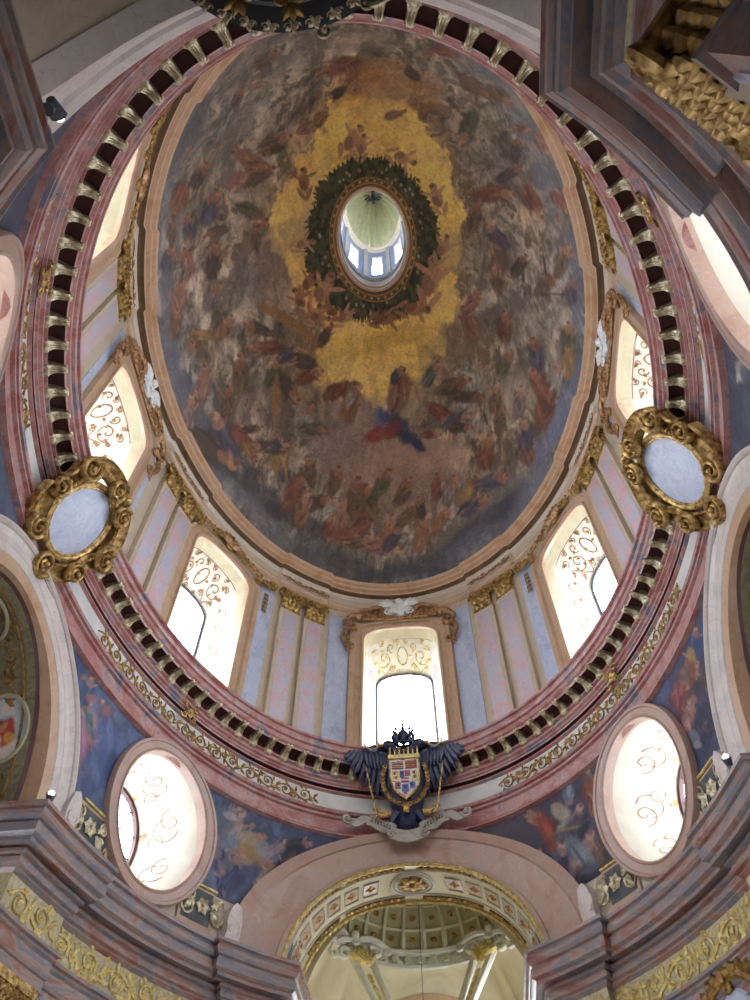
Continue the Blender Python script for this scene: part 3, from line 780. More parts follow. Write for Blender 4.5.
WALLDABS={"L":[[165.4181,14.1777,-0.509,0.0835,0.2235,0.0585,176,132,116],
[166.9087,14.3447,-0.9201,0.1911,1.2579,0.1675,66,78,120],
[162.2836,13.9839,-1.485,0.1413,0.0386,0.1394,170,112,122],
[160.6209,13.8025,-0.9463,0.1689,1.3631,0.2199,112,134,176],
[160.0465,13.5554,-0.4931,0.0771,1.0631,0.2333,184,142,128],
[158.5027,13.387,-0.6849,0.0921,0.1953,0.0608,184,142,128],
[159.1222,14.0496,-1.5837,0.2277,0.678,0.2117,112,84,96],
[159.0138,14.0962,-0.8824,0.1271,0.407,0.1277,156,118,118],
[157.1473,13.4219,-2.0016,0.2931,2.0474,0.4839,88,108,158],
[156.8998,13.6603,-0.7011,0.0934,1.159,0.3803,112,134,180],
[161.324,12.9194,-0.9852,0.1344,1.5906,0.451,156,108,146],
[161.327,13.0592,-0.3307,0.0457,1.3348,0.3801,186,140,166],
[157.4656,12.546,-2.3166,0.2833,1.3538,0.4217,84,104,150],
[157.0904,12.6456,-0.614,0.0939,1.4321,0.2492,108,128,172],
[154.8517,13.0559,-0.9022,0.0852,0.4756,0.3832,64,80,126]],"M":[[131.0539,13.7861,-2.4654,0.3216,1.2506,0.2418,104,112,134],
[129.136,14.013,-1.6358,0.0326,-0.1448,0.1233,186,178,172],
[125.3667,13.6366,-1.9231,-0.0298,-0.4501,0.1787,182,162,132],
[124.7098,14.0322,-0.6236,0.038,0.0929,0.0847,176,136,112],
[129.0238,13.2624,-1.9823,0.1304,0.3121,0.2337,116,128,152],
[128.0632,13.3532,-0.7045,0.0843,0.8003,0.1626,150,160,176],
[121.9481,13.482,-1.2834,0.1366,0.9566,0.2202,158,158,160],
[126.3389,13.1777,-0.9973,0.0598,0.1266,0.1046,176,132,108],
[119.4946,13.1493,-1.2819,0.1267,0.3692,0.0881,150,118,74],
[117.1993,13.1951,-1.6703,0.1573,1.0861,0.2712,34,34,48],
[115.6623,13.7192,-2.1885,0.2392,0.5371,0.111,40,42,60],
[128.8262,12.6425,-1.7379,0.1075,0.2013,0.1482,112,116,132],
[123.7533,12.772,-2.0882,0.1623,0.4979,0.1872,88,98,128],
[124.8369,12.9865,-1.1823,0.0096,-0.1201,0.0845,168,150,130],
[125.8669,12.444,-1.5482,0.0855,0.2413,0.1973,70,80,112],
[131.2475,12.8639,-1.0142,0.1248,1.003,0.1883,140,128,128],
[122.2787,13.8145,-1.0382,0.057,0.0838,0.0842,176,140,116]],"N":[[52.6942,13.2855,-2.6392,-0.2105,-0.6214,0.2911,42,46,72],
[59.6568,13.8607,-1.5325,0.0481,1.4231,0.417,146,60,50],
[59.0121,13.552,-0.8149,0.0025,0.6519,0.2958,176,90,66],
[55.3837,13.8461,-1.9784,-0.2656,-0.8311,0.1313,188,178,162],
[56.3017,14.1282,-1.3007,-0.0381,0.0783,0.092,170,150,130],
[53.1407,13.995,-0.8383,-0.0701,-0.2115,0.103,168,120,96],
[52.9251,14.2205,-1.0572,-0.0905,-0.4827,0.2355,112,132,168],
[52.7096,14.3255,-0.4245,-0.0368,-0.3788,0.1843,176,180,186],
[61.8307,14.2798,-0.9963,-0.1584,-0.4384,0.0511,176,130,108],
[62.3534,14.4072,-0.6547,-0.043,-0.0863,0.0566,186,146,124],
[55.4448,13.3266,-2.7222,-0.0755,0.0484,0.0571,168,138,92],
[55.6879,13.2029,-2.9315,-0.1454,-0.0731,0.1611,56,60,84],
[53.9549,12.6905,-1.3498,-0.4083,-1.6528,0.0349,120,130,148],
[53.0696,12.3606,-1.2153,-0.4524,-1.5044,0.0105,158,162,170],
[54.0504,12.537,-0.879,-0.3244,-0.3789,0.0032,76,84,108],
[52.8868,11.9373,-2.6766,-0.188,-0.5825,0.2608,36,40,60],
[51.9189,12.0704,-0.1582,-0.0777,-2.2916,-0.0145,96,104,124],
[49.4662,11.7877,-1.3133,-0.0993,-0.7223,0.2923,92,76,58],
[58.3766,12.5114,-1.2151,-0.0227,0.2412,0.2396,124,58,44],
[58.6941,12.8276,-1.2146,-0.0786,-0.3105,0.1708,84,100,120],
[58.8151,13.1395,-0.7102,-0.0854,-0.8986,0.1511,140,72,56],
[47.9684,14.0766,-1.0699,-0.0762,-0.1982,0.2509,150,88,62],
[46.3104,14.1277,-0.6185,-0.062,-0.1824,0.0736,176,132,108],
[48.4476,14.3072,-1.2557,-0.1213,-0.2944,0.1268,96,84,88],
[46.3961,13.6856,-1.2139,-0.1172,-0.4765,0.1897,84,70,76],
[47.5946,12.723,-1.9462,-0.1681,-1.1162,0.444,62,58,72]],"O":[[21.6501,12.6567,-2.0567,-0.3037,-1.9452,0.3718,52,50,72],
[15.957,13.8373,-1.3244,-0.2023,-0.9583,0.3215,60,76,122],
[15.3546,14.2395,-0.5365,-0.1018,-0.3773,0.0597,150,104,84],
[18.376,14.0492,-0.7732,-0.1145,-0.5185,0.1908,182,150,86],
[19.7122,13.8087,-0.7185,-0.1214,-1.0544,0.1937,142,76,62],
[21.5216,14.0498,-1.2853,-0.2141,-0.7832,0.1536,96,78,84],
[21.3473,14.0839,-0.5512,-0.0924,-0.3494,0.0682,150,112,98],
[21.7557,13.2968,-0.7087,-0.1105,-0.4181,0.0813,170,124,106],
[19.8531,13.2885,-0.8758,-0.1414,-0.7692,0.1405,66,62,84],
[24.5747,12.6661,-0.9534,-0.0865,-0.0977,0.1662,130,136,150],
[24.677,12.4638,-0.6908,-0.0946,-0.3097,0.0647,168,160,160],
[18.124,12.951,-0.5111,-0.0827,-1.1137,0.1907,128,66,60],
[17.2344,13.508,-0.8718,-0.1505,-0.7123,0.1194,84,70,78]],"Q":[[-31.5508,13.2578,-0.5592,-0.2543,-2.0166,-0.2173,112,84,76],
[-31.2315,13.253,-0.3369,-0.1519,-0.574,-0.0605,160,112,96],
[-29.3212,13.3654,-0.8123,-0.352,-1.2748,-0.1198,168,62,48],
[-27.0722,13.2847,-0.9492,-0.3863,-2.75,-0.2152,40,56,76],
[-23.1535,13.6728,-1.3277,-0.3887,-0.5022,0.0559,170,160,150],
[-22.8538,13.5255,-0.6326,-0.238,-1.337,-0.0732,90,96,120],
[-24.9037,13.9377,-0.5083,-0.2075,-0.9825,-0.0707,150,110,96]]}
SKY, EXPO, DOMEK = 16.0, 0.0, 1.45
FILL_LIGHTS = [(0, 5, 5, 160, .6), (0, 15.5, 7, 30, .4)]  # added fill, no visible fixture: x, y, z, power, radius
# ================================================================== camera, sky
cam = bpy.data.objects.new('camera', bpy.data.cameras.new('camera'))
COL.objects.link(cam)
RC = ((0.99519557, 0.08399436, 0.05030624), (0.09785879, -0.83724425, -0.5380016), (-0.00307049, 0.54033972, -0.84144136))
cam.matrix_world = Matrix([[*RC[i], CAM[i]] for i in range(3)] + [[0, 0, 0, 1]])
cam.data.sensor_fit = 'HORIZONTAL'; cam.data.sensor_width = 36; cam.data.lens = 36.0
cam.data.clip_end = 300
scene.camera = cam

world = bpy.data.worlds.new('sky'); scene.world = world; world.use_nodes = True
bg = world.node_tree.nodes['Background']
bg.inputs[0].default_value = (.87, .92, 1.0, 1); bg.inputs[1].default_value = SKY

def portal(mat, w, h):
    l = bpy.data.lights.new('sky_portal', 'AREA'); l.shape = 'RECTANGLE'; l.size = w; l.size_y = h
    l.cycles.is_portal = True
    o = bpy.data.objects.new('sky_portal', l); COL.objects.link(o); o.matrix_world = mat
    return o
def portal_at(deg, d, z, w, h):
    F = frame_at(deg, d, z)
    # area light shines along its -Z: that must point inwards (-y of the frame)
    Rm = Matrix(((1, 0, 0, 0), (0, 0, 1, 0), (0, -1, 0, 0), (0, 0, 0, 1)))
    # columns: X->x, Y->-z, Z->y
    return portal(F @ Rm, w, h)

# ================================================================== dome shell
ZD, HD = 26.05, 16.068
def build_dome():
    nu, nv = 840, 340
    smin = .0
    pmax = 1 - 0.0                 # springing
    pmin = math.asin(.2519) / (PI / 2)
    th = np.arange(nu) / nu * 2 * PI
    ph = np.linspace(pmin, 1, nv)
    TH, PH = np.meshgrid(th, ph, indexing='ij')
    X = (A0 - .14) * np.sin(PH * PI / 2) * np.cos(TH); Y = (B0 - .14) * np.sin(PH * PI / 2) * np.sin(TH); Z = ZD + HD * np.cos(PH * PI / 2)
    # chart used by the painting: azimuth of the point on the stretched unit sphere, measured in plan
    az = np.arctan2(TH * 0 + np.sin(TH), np.cos(TH))
    # the chart: angle from the crown times direction
    U = (PH * np.cos(TH)).ravel(); V = (PH * np.sin(TH)).ravel()
    return nu, nv, X, Y, Z, U, V
nu, nv, X, Y, Z, U, V = build_dome()
vs = np.stack([X.ravel(), Y.ravel(), Z.ravel()], 1)
i = np.arange(nu)[:, None]; j = np.arange(nv - 1)[None, :]
i2 = (i + 1) % nu
F4 = np.stack([i * nv + j, i * nv + j + 1, i2 * nv + j + 1, i2 * nv + j], -1).reshape(-1, 4)
me = bpy.data.meshes.new('ceiling_dome')
me.vertices.add(len(vs)); me.vertices.foreach_set('co', vs.astype(np.float32).ravel())
me.loops.add(F4.size); me.loops.foreach_set('vertex_index', F4.astype(np.int32).ravel())
me.polygons.add(len(F4)); me.polygons.foreach_set('loop_start', (np.arange(len(F4)) * 4).astype(np.int32)); me.polygons.foreach_set('loop_total', np.full(len(F4), 4, np.int32))
me.update(calc_edges=True); me.validate()
me.polygons.foreach_set('use_smooth', np.ones(len(F4), bool))
me.materials.append(M['dome'])
dome = struct(link(bpy.data.objects.new('ceiling', me)))

L3 = lambda c: np.array(lin(c)[:3])
PAL = {k: lin(v)[:3] for k, v in PC.items()}
def paint_dome():
    rnd = random.Random(11)
    cv = Canvas(U, V, L3((128, 116, 96)))
    r = np.hypot(U, V)
    n1 = fbm(U * 5 + 9, V * 5 + 9, 5); n2 = fbm(U * 11 + 30, V * 11 + 30, 17); n3 = fbm(U * 3 + 50, V * 3 + 40, 31)
    cv.wob = fbm(U * 26 + 60, V * 26 + 60, 43, 4)
    sw = fbm(U * 7 + 2.5 * n1 + 12, V * 7 + 2.5 * n2 + 12, 71)
    k = lambda x, a, b: np.clip((x - a) / (b - a), 0, 1)[:, None]
    C = cv.C
    C = C * (1 - k(n1, .45, .6)) + L3((158, 134, 108)) * k(n1, .45, .6)
    C = C * (1 - k(n2, .52, .68) * .7) + L3((84, 74, 60)) * k(n2, .52, .68) * .7
    C = C * (1 - k(sw, .55, .66) * .6) + L3((168, 150, 130)) * k(sw, .55, .66) * .6
    C = C * (1 - k(n3, .54, .66) * .5) + L3((140, 130, 120)) * k(n3, .54, .66) * .5
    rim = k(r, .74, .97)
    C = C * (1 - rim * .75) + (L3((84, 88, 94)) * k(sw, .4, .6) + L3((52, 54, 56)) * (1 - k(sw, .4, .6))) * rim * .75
    # warm halo round the gold
    def inpoly(poly):
        inside = np.zeros(len(U), bool); d = np.full(len(U), 9.0)
        n = len(poly)
        for a in range(n):
            x1, y1 = poly[a]; x2, y2 = poly[(a + 1) % n]
            c = ((y1 > V) != (y2 > V)) & (U < (x2 - x1) * (V - y1) / ((y2 - y1) + 1e-12) + x1)
            inside ^= c
            L2 = (x2 - x1) ** 2 + (y2 - y1) ** 2
            t = np.clip(((U - x1) * (x2 - x1) + (V - y1) * (y2 - y1)) / L2, 0, 1)
            d = np.minimum(d, np.hypot(U - x1 - t * (x2 - x1), V - y1 - t * (y2 - y1)))
        return np.where(inside, d, -d)
    g = inpoly(GOLD)
    halo = k(g + (n1 - .5) * .12, -.13, 0)
    C = C * (1 - halo * .6) + L3((160, 126, 82)) * halo * .6
    gg = k(g + (cv.wob - .5) * .08 + (n2 - .5) * .06, -.006, .01)
    gold = L3((228, 192, 104)) * (1 - k(sw, .45, .62)) + L3((210, 172, 100)) * k(sw, .45, .62)
    gold = gold * (1 - k(n2, .56, .7) * .4) + L3((200, 172, 120)) * k(n2, .56, .7) * .4
    C = C * (1 - gg) + gold * gg
    cv.C = C
    sk = [L3((168, 116, 86)), L3((150, 100, 76)), L3((184, 136, 108))]
    # clouds with small heads and anonymous small figures between the large groups
    for q in range(420):
        a = rnd.uniform(0, 2 * PI); rr = rnd.uniform(.5, .95)
        u, v = rr * math.cos(a), rr * math.sin(a)
        c = rnd.choice([(132, 112, 100), (92, 78, 68), (146, 126, 112), (76, 66, 62), (118, 92, 74), (104, 100, 96), (64, 56, 48), (160, 144, 124)])
        s = rnd.uniform(.02, .075)
        cv.dab((u, v), (s * math.cos(a + 1.57), s * math.sin(a + 1.57)), (-.5 * s * math.sin(a + 1.57), .5 * s * math.cos(a + 1.57)), L3(c), .7, .55, .5)
    for q in range(110):
        a = rnd.uniform(0, 2 * PI); rr = rnd.uniform(.56, .9)
        u, v = rr * math.cos(a), rr * math.sin(a)
        J = (.0021, 0, 0, .0021)
        cv.figure((u, v), J, rnd.uniform(14, 30), rnd.uniform(0, 2 * PI), tuple(x * .35 + y * .65 for x, y in zip(PAL[rnd.choice('NNRBDPLGNYW')], L3((90, 76, 62)))), sk[q % 3] * .8, rnd)
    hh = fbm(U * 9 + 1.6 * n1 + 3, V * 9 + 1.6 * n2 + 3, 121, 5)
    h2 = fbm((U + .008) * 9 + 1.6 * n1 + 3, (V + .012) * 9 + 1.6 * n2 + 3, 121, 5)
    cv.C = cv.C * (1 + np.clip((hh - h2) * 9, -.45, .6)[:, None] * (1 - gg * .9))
    for d in DABS:
        cv.dab(d[0:2], d[2:4], d[4:6], L3(d[6:9]), .6, d[9] * .85, .45)
    # green garland round the lantern eye
    w = inpoly(WREATH)
    ang = np.arctan2(V, U)
    spike = (np.abs(((ang * 40 / PI + 3 * cv.wob) % 1) - .5) * 2 - .5) * .02
    wm = k(w + spike + (cv.wob - .5) * .05, -.004, .006)
    lf = fbm(U * 60 + 5, V * 60 + 5, 90, 3)
    gr = L3((26, 34, 26)) * (1 - k(lf, .4, .6)) + L3((64, 70, 44)) * k(lf, .4, .6)
    cv.C = cv.C * (1 - wm) + gr * wm
    for q in range(70):
        a = rnd.uniform(0, 2 * PI); rr = rnd.uniform(.2, .25)
        c = rnd.choice([(110, 50, 40), (150, 130, 90), (120, 90, 60), (150, 150, 130)])
        cv.dab((rr * math.cos(a), rr * math.sin(a)), (.006, 0), (0, .006), L3(c), .5, .8, .2)
    for d in sorted(FIGS, key=lambda x: -x[6]):
        cv.figure(d[0:2], d[2:6], d[6] * 1.1, DEG(d[7]), tuple(x * .55 + y * .45 for x, y in zip(PAL[d[8]], L3((86, 70, 56)))), sk[rnd.randrange(3)] * (.8 if d[9] else 1), rnd, d[9])
    for d in DABS:
        if d[9] == 1: cv.dab(d[0:2], d[2:4], d[4:6], L3(d[6:9]), .3, .5, .35)
    # two large billows under the central group and a brown-violet veil over the figures
    cv.C = cv.C * (1 - .12) + L3((112, 98, 82)) * .12
    # painted frame of the eye: brown and gold mouldings
    fr = k(r, .2, .203)
    cv.C = cv.C * fr + L3((84, 66, 44)) * (1 - fr)
    for r0, r1, c in ((.162, .168, (120, 98, 62)), (.168, .178, (70, 54, 36)), (.178, .183, (132, 104, 62)), (.183, .195, (78, 62, 42)), (.195, .2, (128, 100, 60))):
        mk = ((r > r0) & (r <= r1))[:, None]
        cv.C = np.where(mk, L3(c), cv.C)
    bead = ((np.cos(ang * 36) > .4) & (r > .186) & (r < .192))[:, None]
    cv.C = np.where(bead, L3((150, 124, 80)), cv.C)
    cv.C = cv.C * DOMEK
    fine = 1 + (cv.wob[:, None] - .5) * .35
    return np.clip(cv.C * fine, 0, 1)
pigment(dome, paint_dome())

# ================================================================== drum cornice under the dome
def res_drum(g):
    # the entablature breaks forward over each pair of pilasters
    for c in PAIRS:
        if abs((g - c + 180) % 360 - 180) < 7.6: return -.09
    return 0.0
PAIRS = [118.8, 159.5, -159.5, -118.8, 61.2, 20.5, -20.5, -61.2]
struct(ring('trim_1', [(-.14, 26.05), (-.16, 26.0), (-.12, 25.9), (.0, 25.88), (.03, 25.8), (.18, 25.78), (.2, 25.7)], [M['orange']], res=res_drum, n=480))
struct(ring('trim_2', [(.2, 25.7), (.34, 25.74), (.5, 25.72)], [M['tanbrown']], res=res_drum, n=480))
struct(ring('trim_3', [(.5, 25.72), (.42, 25.7), (.42, 25.62), (.48, 25.55), (.5, 25.5), (.5, 25.12), (.48, 25.1)], [M['tan2']], res=res_drum, n=480))
struct(ring('trim_4', [(.48, 25.1), (.4, 25.05), (.4, 24.95), (.44, 24.9), (.44, 24.72), (.5, 24.7), (.5, 24.5)], [M['tan']], res=res_drum, n=480))

# ================================================================== drum wall with eight window openings
WINS = [90.0, 143.0, 180.0, -143.0, -90.0, -37.0, 0.0, 37.0]
WN = {90.0: 'window above the black eagle', 143.0: 'drum window between the eagle and the medallion-side cartouche', 180.0: 'drum window over the medallion-side cartouche',
      -143.0: 'rear drum window on the medallion side', -90.0: 'rear window', -37.0: 'rear drum window on the glare side',
      0.0: 'drum window over the cartouche on the glare side', 37.0: 'drum window between the eagle and the glare-side cartouche'}
HW, ZS, ZC = 1.42, 23.15, 23.95
def arch_top(x, w=HW, zs=ZS, zc=ZC, p=2.3):
    u = min(1.0, abs(x) / w)
    return zs + (zc - zs) * (1 - u ** p) ** (1 / p)
def drum_ivs(tc):
    c = E(.5, DEG(tc)); x = tng(DEG(tc))
    def f(g, side):
        s = (E(.5, DEG(g)) - c).dot(x)
        if abs(s) >= HW + .12: return [(17.2, 22.0), (22.0, 25.9)]
        return [(17.2, 17.7), (arch_top(s, HW + .12, ZS + .02, ZC + .1), 25.9)]
    return f
def half_deg(tc, w, d):
    t = DEG(tc); p = E(d, t + .001) - E(d, t - .001)
    return math.degrees(w / (p.length / .002))
wall = []
degs = []
drum = empty('wall_drum'); struct(drum)
order = sorted(WINS)
edges = []
for k, c in enumerate(order):
    h = half_deg(c, HW + .12, .5)
    # exact edge by search
    c0 = E(.5, DEG(c)); x = tng(DEG(c))
    def sd(g): return (E(.5, DEG(g)) - c0).dot(x)
    lo, hi = c, c + h * 1.3
    for _ in range(40):
        m = (lo + hi) / 2
        if abs(sd(m)) < HW + .12: lo = m
        else: hi = m
    hp = lo - c
    lo, hi = c, c - h * 1.3
    for _ in range(40):
        m = (lo + hi) / 2
        if abs(sd(m)) < HW + .12: lo = m
        else: hi = m
    hm = c - lo
    edges.append((c, hm, hp))
    ts = [c - hm + (hm + hp) * (1 - math.cos(PI * q / 24)) / 2 for q in range(25)]
    ts[0] += 1e-4; ts[-1] -= 1e-4
    wall_columns('wall_panel', ts, drum_ivs(c), .5, M['tan2'], drum)
for k in range(8):
    c, hm, hp = edges[k]; c2, hm2, hp2 = edges[(k + 1) % 8]
    a, b = c + hp, c2 - hm2 + (360 if c2 < c else 0)
    wall_columns('wall_panel', [a + (b - a) * q / 24 for q in range(25)], lambda g, s: [(17.2, 25.9)], .5, M['tan2'], drum)

# ------------------------------------------------------------------ drum windows
def drum_window(idx, deg):
    w = struct(empty('window_%d' % idx)); w.matrix_world = frame_at(deg, .5, 0)
    D = 1.5
    def outline(hw, zs, zc, zb=17.5, n=20):
        pts = [(-hw, zb)] + [(-hw, zb + (zs - zb) * q / 4) for q in range(1, 4)]
        pts += [(-hw * math.cos(PI * q / n), arch_top(-hw * math.cos(PI * q / n), hw, zs, zc)) for q in range(n + 1)]
        pts += [(hw, zs - (zs - zb) * q / 4) for q in range(1, 4)] + [(hw, zb)]
        return pts
    def lay(o, y): return [(p[0], y, p[1]) for p in o]
    # frame: stepped architrave
    mb = MB()
    steps = [(1.42, 23.15, 23.95, .25), (1.42, 23.15, 23.95, -.10), (1.50, 23.2, 24.03, -.14), (1.54, 23.22, 24.06, -.06), (1.72, 23.3, 24.2, -.07), (1.77, 23.32, 24.22, -.18), (1.92, 23.4, 24.3, -.18), (1.97, 23.42, 24.32, .12)]
    rows = [lay(outline(a, b, c), y) for a, b, c, y in steps]
    mb.grid(rows)
    mb.build('window_frame', M['tan'], w)
    # splayed reveal: painted sides and soffit
    mb = MB()
    mb.grid([lay(outline(1.43, 23.16, 23.96), .0), lay(outline(1.38, 23.0, 23.8), .3)], 0)
    mb.build('window_reveal_band', M['cream'], w)
    mb = MB()
    mb.grid([lay(outline(1.38, 23.0, 23.8), .3), lay(outline(1.12, 22.3, 22.95), D)], 0)
    mb.build('window_reveal', M['white'], w)
    sill = MB(); sill.box((0, .75, 17.55), (1.5, .95, .15)); sill.build('window_sill', M['white'], w)
    # arabesque on the soffit and the jambs
    def soff(u, v, k):          # u -1..1 across, v 0..1 depth
        hw = 1.38 + (1.12 - 1.38) * v; zs = 23.0 + (22.3 - 23.0) * v; zc = 23.8 + (22.95 - 23.8) * v
        x = u * hw * .93
        return (x, .3 + (D - .3) * v, arch_top(x, hw, zs, zc) - .015 - k)
    mb = MB(lambda x, y, z: soff(x, z, -y))
    for s in (-1, 1):
        mb.tube([p for p in spiral_pts((s * .62, .5), .26, 1.4, 0 if s > 0 else PI, s, 20, y=0)], .016, 4)
        mb.tube([(s * (.3 + .62 * q / 9), 0, .82 - .1 * math.sin(q)) for q in range(10)], .014, 4)
        mb.tube(spiral_pts((s * .34, .25), .14, 1.2, PI / 2, -s, 14, y=0), .014, 4)
        for (cx_, cz_, rr_, st_) in ((.85, .75, .1, 1), (.85, .25, .1, 2), (.4, .8, .1, 3), (.2, .9, .07, 0), (.62, .12, .08, 4), (.15, .12, .08, 2), (.93, .5, .06, 1)):
            mb.tube(spiral_pts((s * cx_, cz_), rr_, 1.4, st_, s, 14, y=0), .012, 4)
            leaf(mb, (s * cx_, cz_), st_ + 1.5, .14, .08, 0, .01)
        for q in range(7):
            leaf(mb, (s * (.2 + .1 * q), .5 + .25 * math.sin(q * 2.1)), q * 1.3, .12, .07, 0, .012)
    mb.tube([(.16 * math.cos(2 * PI * q / 20), 0, .5 + .24 * math.sin(2 * PI * q / 20)) for q in range(20)], .02, 4, closed=True)
    for z in (.04, .95): mb.tube([(-.98 + 1.96 * q / 16, 0, z) for q in range(17)], .01, 4)
    mb.build('arabesque', M['rosegold'] if deg != 90.0 else M['brightgold'], w)
    for s in (-1, 1):
        def jamb(x, y, z, s=s):       # x 0..1 depth, z height
            return (s * ((1.38 + (1.12 - 1.38) * x) - .015 + y * .6), .3 + (D - .3) * x, z)
        mb = MB(jamb)
        for c in (22.3, 21.4, 20.4, 19.3):
            mb.tube([(.5 + .22 * math.cos(q * .5), 0, c + .3 * math.sin(q * .5)) for q in range(9)], .013, 4)
            mb.tube(spiral_pts((.5, c - .1), .2, 1.2, 0, 1, 14, y=0), .013, 4)
            leaf(mb, (.5, c + .2), 1.4, .25, .1, 0, .01)
        mb.build('arabesque', M['rosegold'], w)
    # glazing
    mb = MB()
    o = outline(1.12, 22.3, 22.95)
    vs = [(p[0], D, p[1]) for p in o] + [(0, D, 20)]
    mb.add(vs, [(k, (k + 1) % len(o), len(o)) for k in range(len(o))])
    mb.build('window_pane', M['glass'], w, 0)
    mb = MB()
    oo = lay(outline(1.1, 22.28, 22.92), D - .03)
    mb.tube(oo, .055, 4)
    for x in (-.37, .37): mb.tube([(x, D - .02, 17.6), (x, D - .02, arch_top(x, 1.12, 22.3, 22.95))], .016, 4)
    for z in (18.4, 19.3, 20.2, 21.1, 22.0): mb.tube([(-1.1, D - .02, z), (1.1, D - .02, z)], .014, 4)
    mb.build('window_glazing_bars', M['lead'], w)
    bend_tree(w, bender(deg, .5, 1.2))
    portal_at(deg, .5 + D + .1, 20.2, 2.4, 5.8)
    return w
for k, g in enumerate(WINS): drum_window(k + 1, g)

# ------------------------------------------------------------------ blue-grey wall panels beside the windows
def curved_panel(name, g0, g1, z0, z1, d, th, mat, parent, bev=.03, n=8):
    mb = MB()
    A = [g0 + (g1 - g0) * q / n for q in range(n + 1)]
    rows = []
    e = .15 * (1 if g1 > g0 else -1)
    for q, g in enumerate(A):
        t = DEG(g)
        rows.append([tuple(E(d, t, z0)), tuple(E(d - th, t, z0 + bev)), tuple(E(d - th, t, z1 - bev)), tuple(E(d, t, z1))])
    mb.grid(rows)
    for k in (0, n):
        r_ = rows[k]
        mb.add(r_, [(0, 1, 2, 3)])
    return mb.build(name, mat, parent, .5)
pw_half = 7.3
for c in PAIRS:
    for s in (-1, 1):
        near = min(WINS, key=lambda w: abs(((w - c) * s + 360) % 360))
        w = near
        hw = half_deg(w, 1.98, .45)
        a = c + s * (pw_half + .9); b = w - s * hw
        # unwrap
        while (b - a) > 180: b -= 360
        while (b - a) < -180: b += 360
        if (b - a) * s > .8:
            curved_panel('marble_panel', a, b - s * .3, 17.6, 24.35, .5, .03, M['blue'], drum)

# ------------------------------------------------------------------ pilasters
def make_pilaster(w=.86):
    root = empty('drum_pilaster')
    mb = MB(); mb.box((0, -.07, 20.5), (w / 2, .12, 3.05)); mb.box((0, -.1, 17.55), (w / 2 + .05, .16, .14)); mb.box((0, -.09, 17.75), (w / 2 + .02, .14, .05))
    mb.build('shaft', M['tan2'], root)
    mb = MB(); mb.poly([(-w / 2 + .13, 17.95), (w / 2 - .13, 17.95), (w / 2 - .13, 23.3), (-w / 2 + .13, 23.3)], -.185, -.2, scale=.99)
    mb.build('inlaid_panel', M['pink'], root)
    cap = MB()
    cap.box((0, -.1, 24.4), (w / 2 + .1, .2, .05)); cap.box((0, -.08, 23.45), (w / 2, .14, .03))
    cap.box((0, -.07, 23.9), (w / 2 - .04, .13, .45))
    for row, (zz, hh, cnt) in enumerate(((23.5, .42, 3), (23.75, .45, 4))):
        for k in range(cnt):
            x = (-w / 2 + .08) + (w - .16) * (k + .5) / cnt
            leaf(cap, (x, zz), PI / 2, hh, .3, -.2 - .03 * row, .13)
            cap.ball((x, -.36, zz + hh * .95), .055, 6, 4)
    for s in (-1, 1):
        cap.tube(spiral_pts((s * (w / 2 - .02), 24.2), .15, 1.5, PI / 2, -s, 18, y=-.25), [.05 * (1 - .5 * q / 17) for q in range(18)], 6)
    rosette(cap, (0, 24.3), .1, -.3, 5)
    cap.build('gilded_capital', M['gold'], root)
    orn = MB()
    vine(orn, w + .16, .3, 25.3, .5, .02, random.Random(5), y=-.15)
    orn.build('gilded_frieze_ornament', M['rosegold'], root)
    return root
def side_names(c):
    ws = sorted(WINS, key=lambda w: abs((w - c + 180) % 360 - 180))[:2]
    return ws
proto = None
for c in PAIRS:
    ws = side_names(c)
    for s in (-1, 1):
        g = c + s * half_deg(c, .53, .4)
        if proto is None: o = proto = make_pilaster()
        else: o = copy_tree(proto)
        o.matrix_world = frame_at(g, .5, 0)
        nearer, other = (ws[0], ws[1]) if abs((ws[0] - g + 180) % 360 - 180) < abs((ws[1] - g + 180) % 360 - 180) else (ws[1], ws[0])
        lab = {118.8: ('dim side', 'eagle'), 61.2: ('glare side', 'eagle'), 159.5: ('dim side', 'mid'), 20.5: ('glare side', 'mid'), -159.5: ('dim side', 'midrear'), -20.5: ('glare side', 'midrear'), -118.8: ('dim side', 'rear'), -61.2: ('glare side', 'rear')}[c]
        sd = 'medallion side' if c in (118.8, 159.5, -159.5, -118.8) else 'sun-glare side'
        place_ = {'eagle': 'by the eagle window', 'mid': 'ahead of the side window', 'midrear': 'behind the side window', 'rear': 'nearest the organ'}[lab[1]]
        first = 'nearer the eagle' if abs((g - 90 + 180) % 360 - 180) < abs((c - 90 + 180) % 360 - 180) else 'farther from the eagle'
        tag(o, 'pink drum pilaster, %s, %s, %s' % (sd, place_, first), 'pilaster', 'pilasters of the drum')

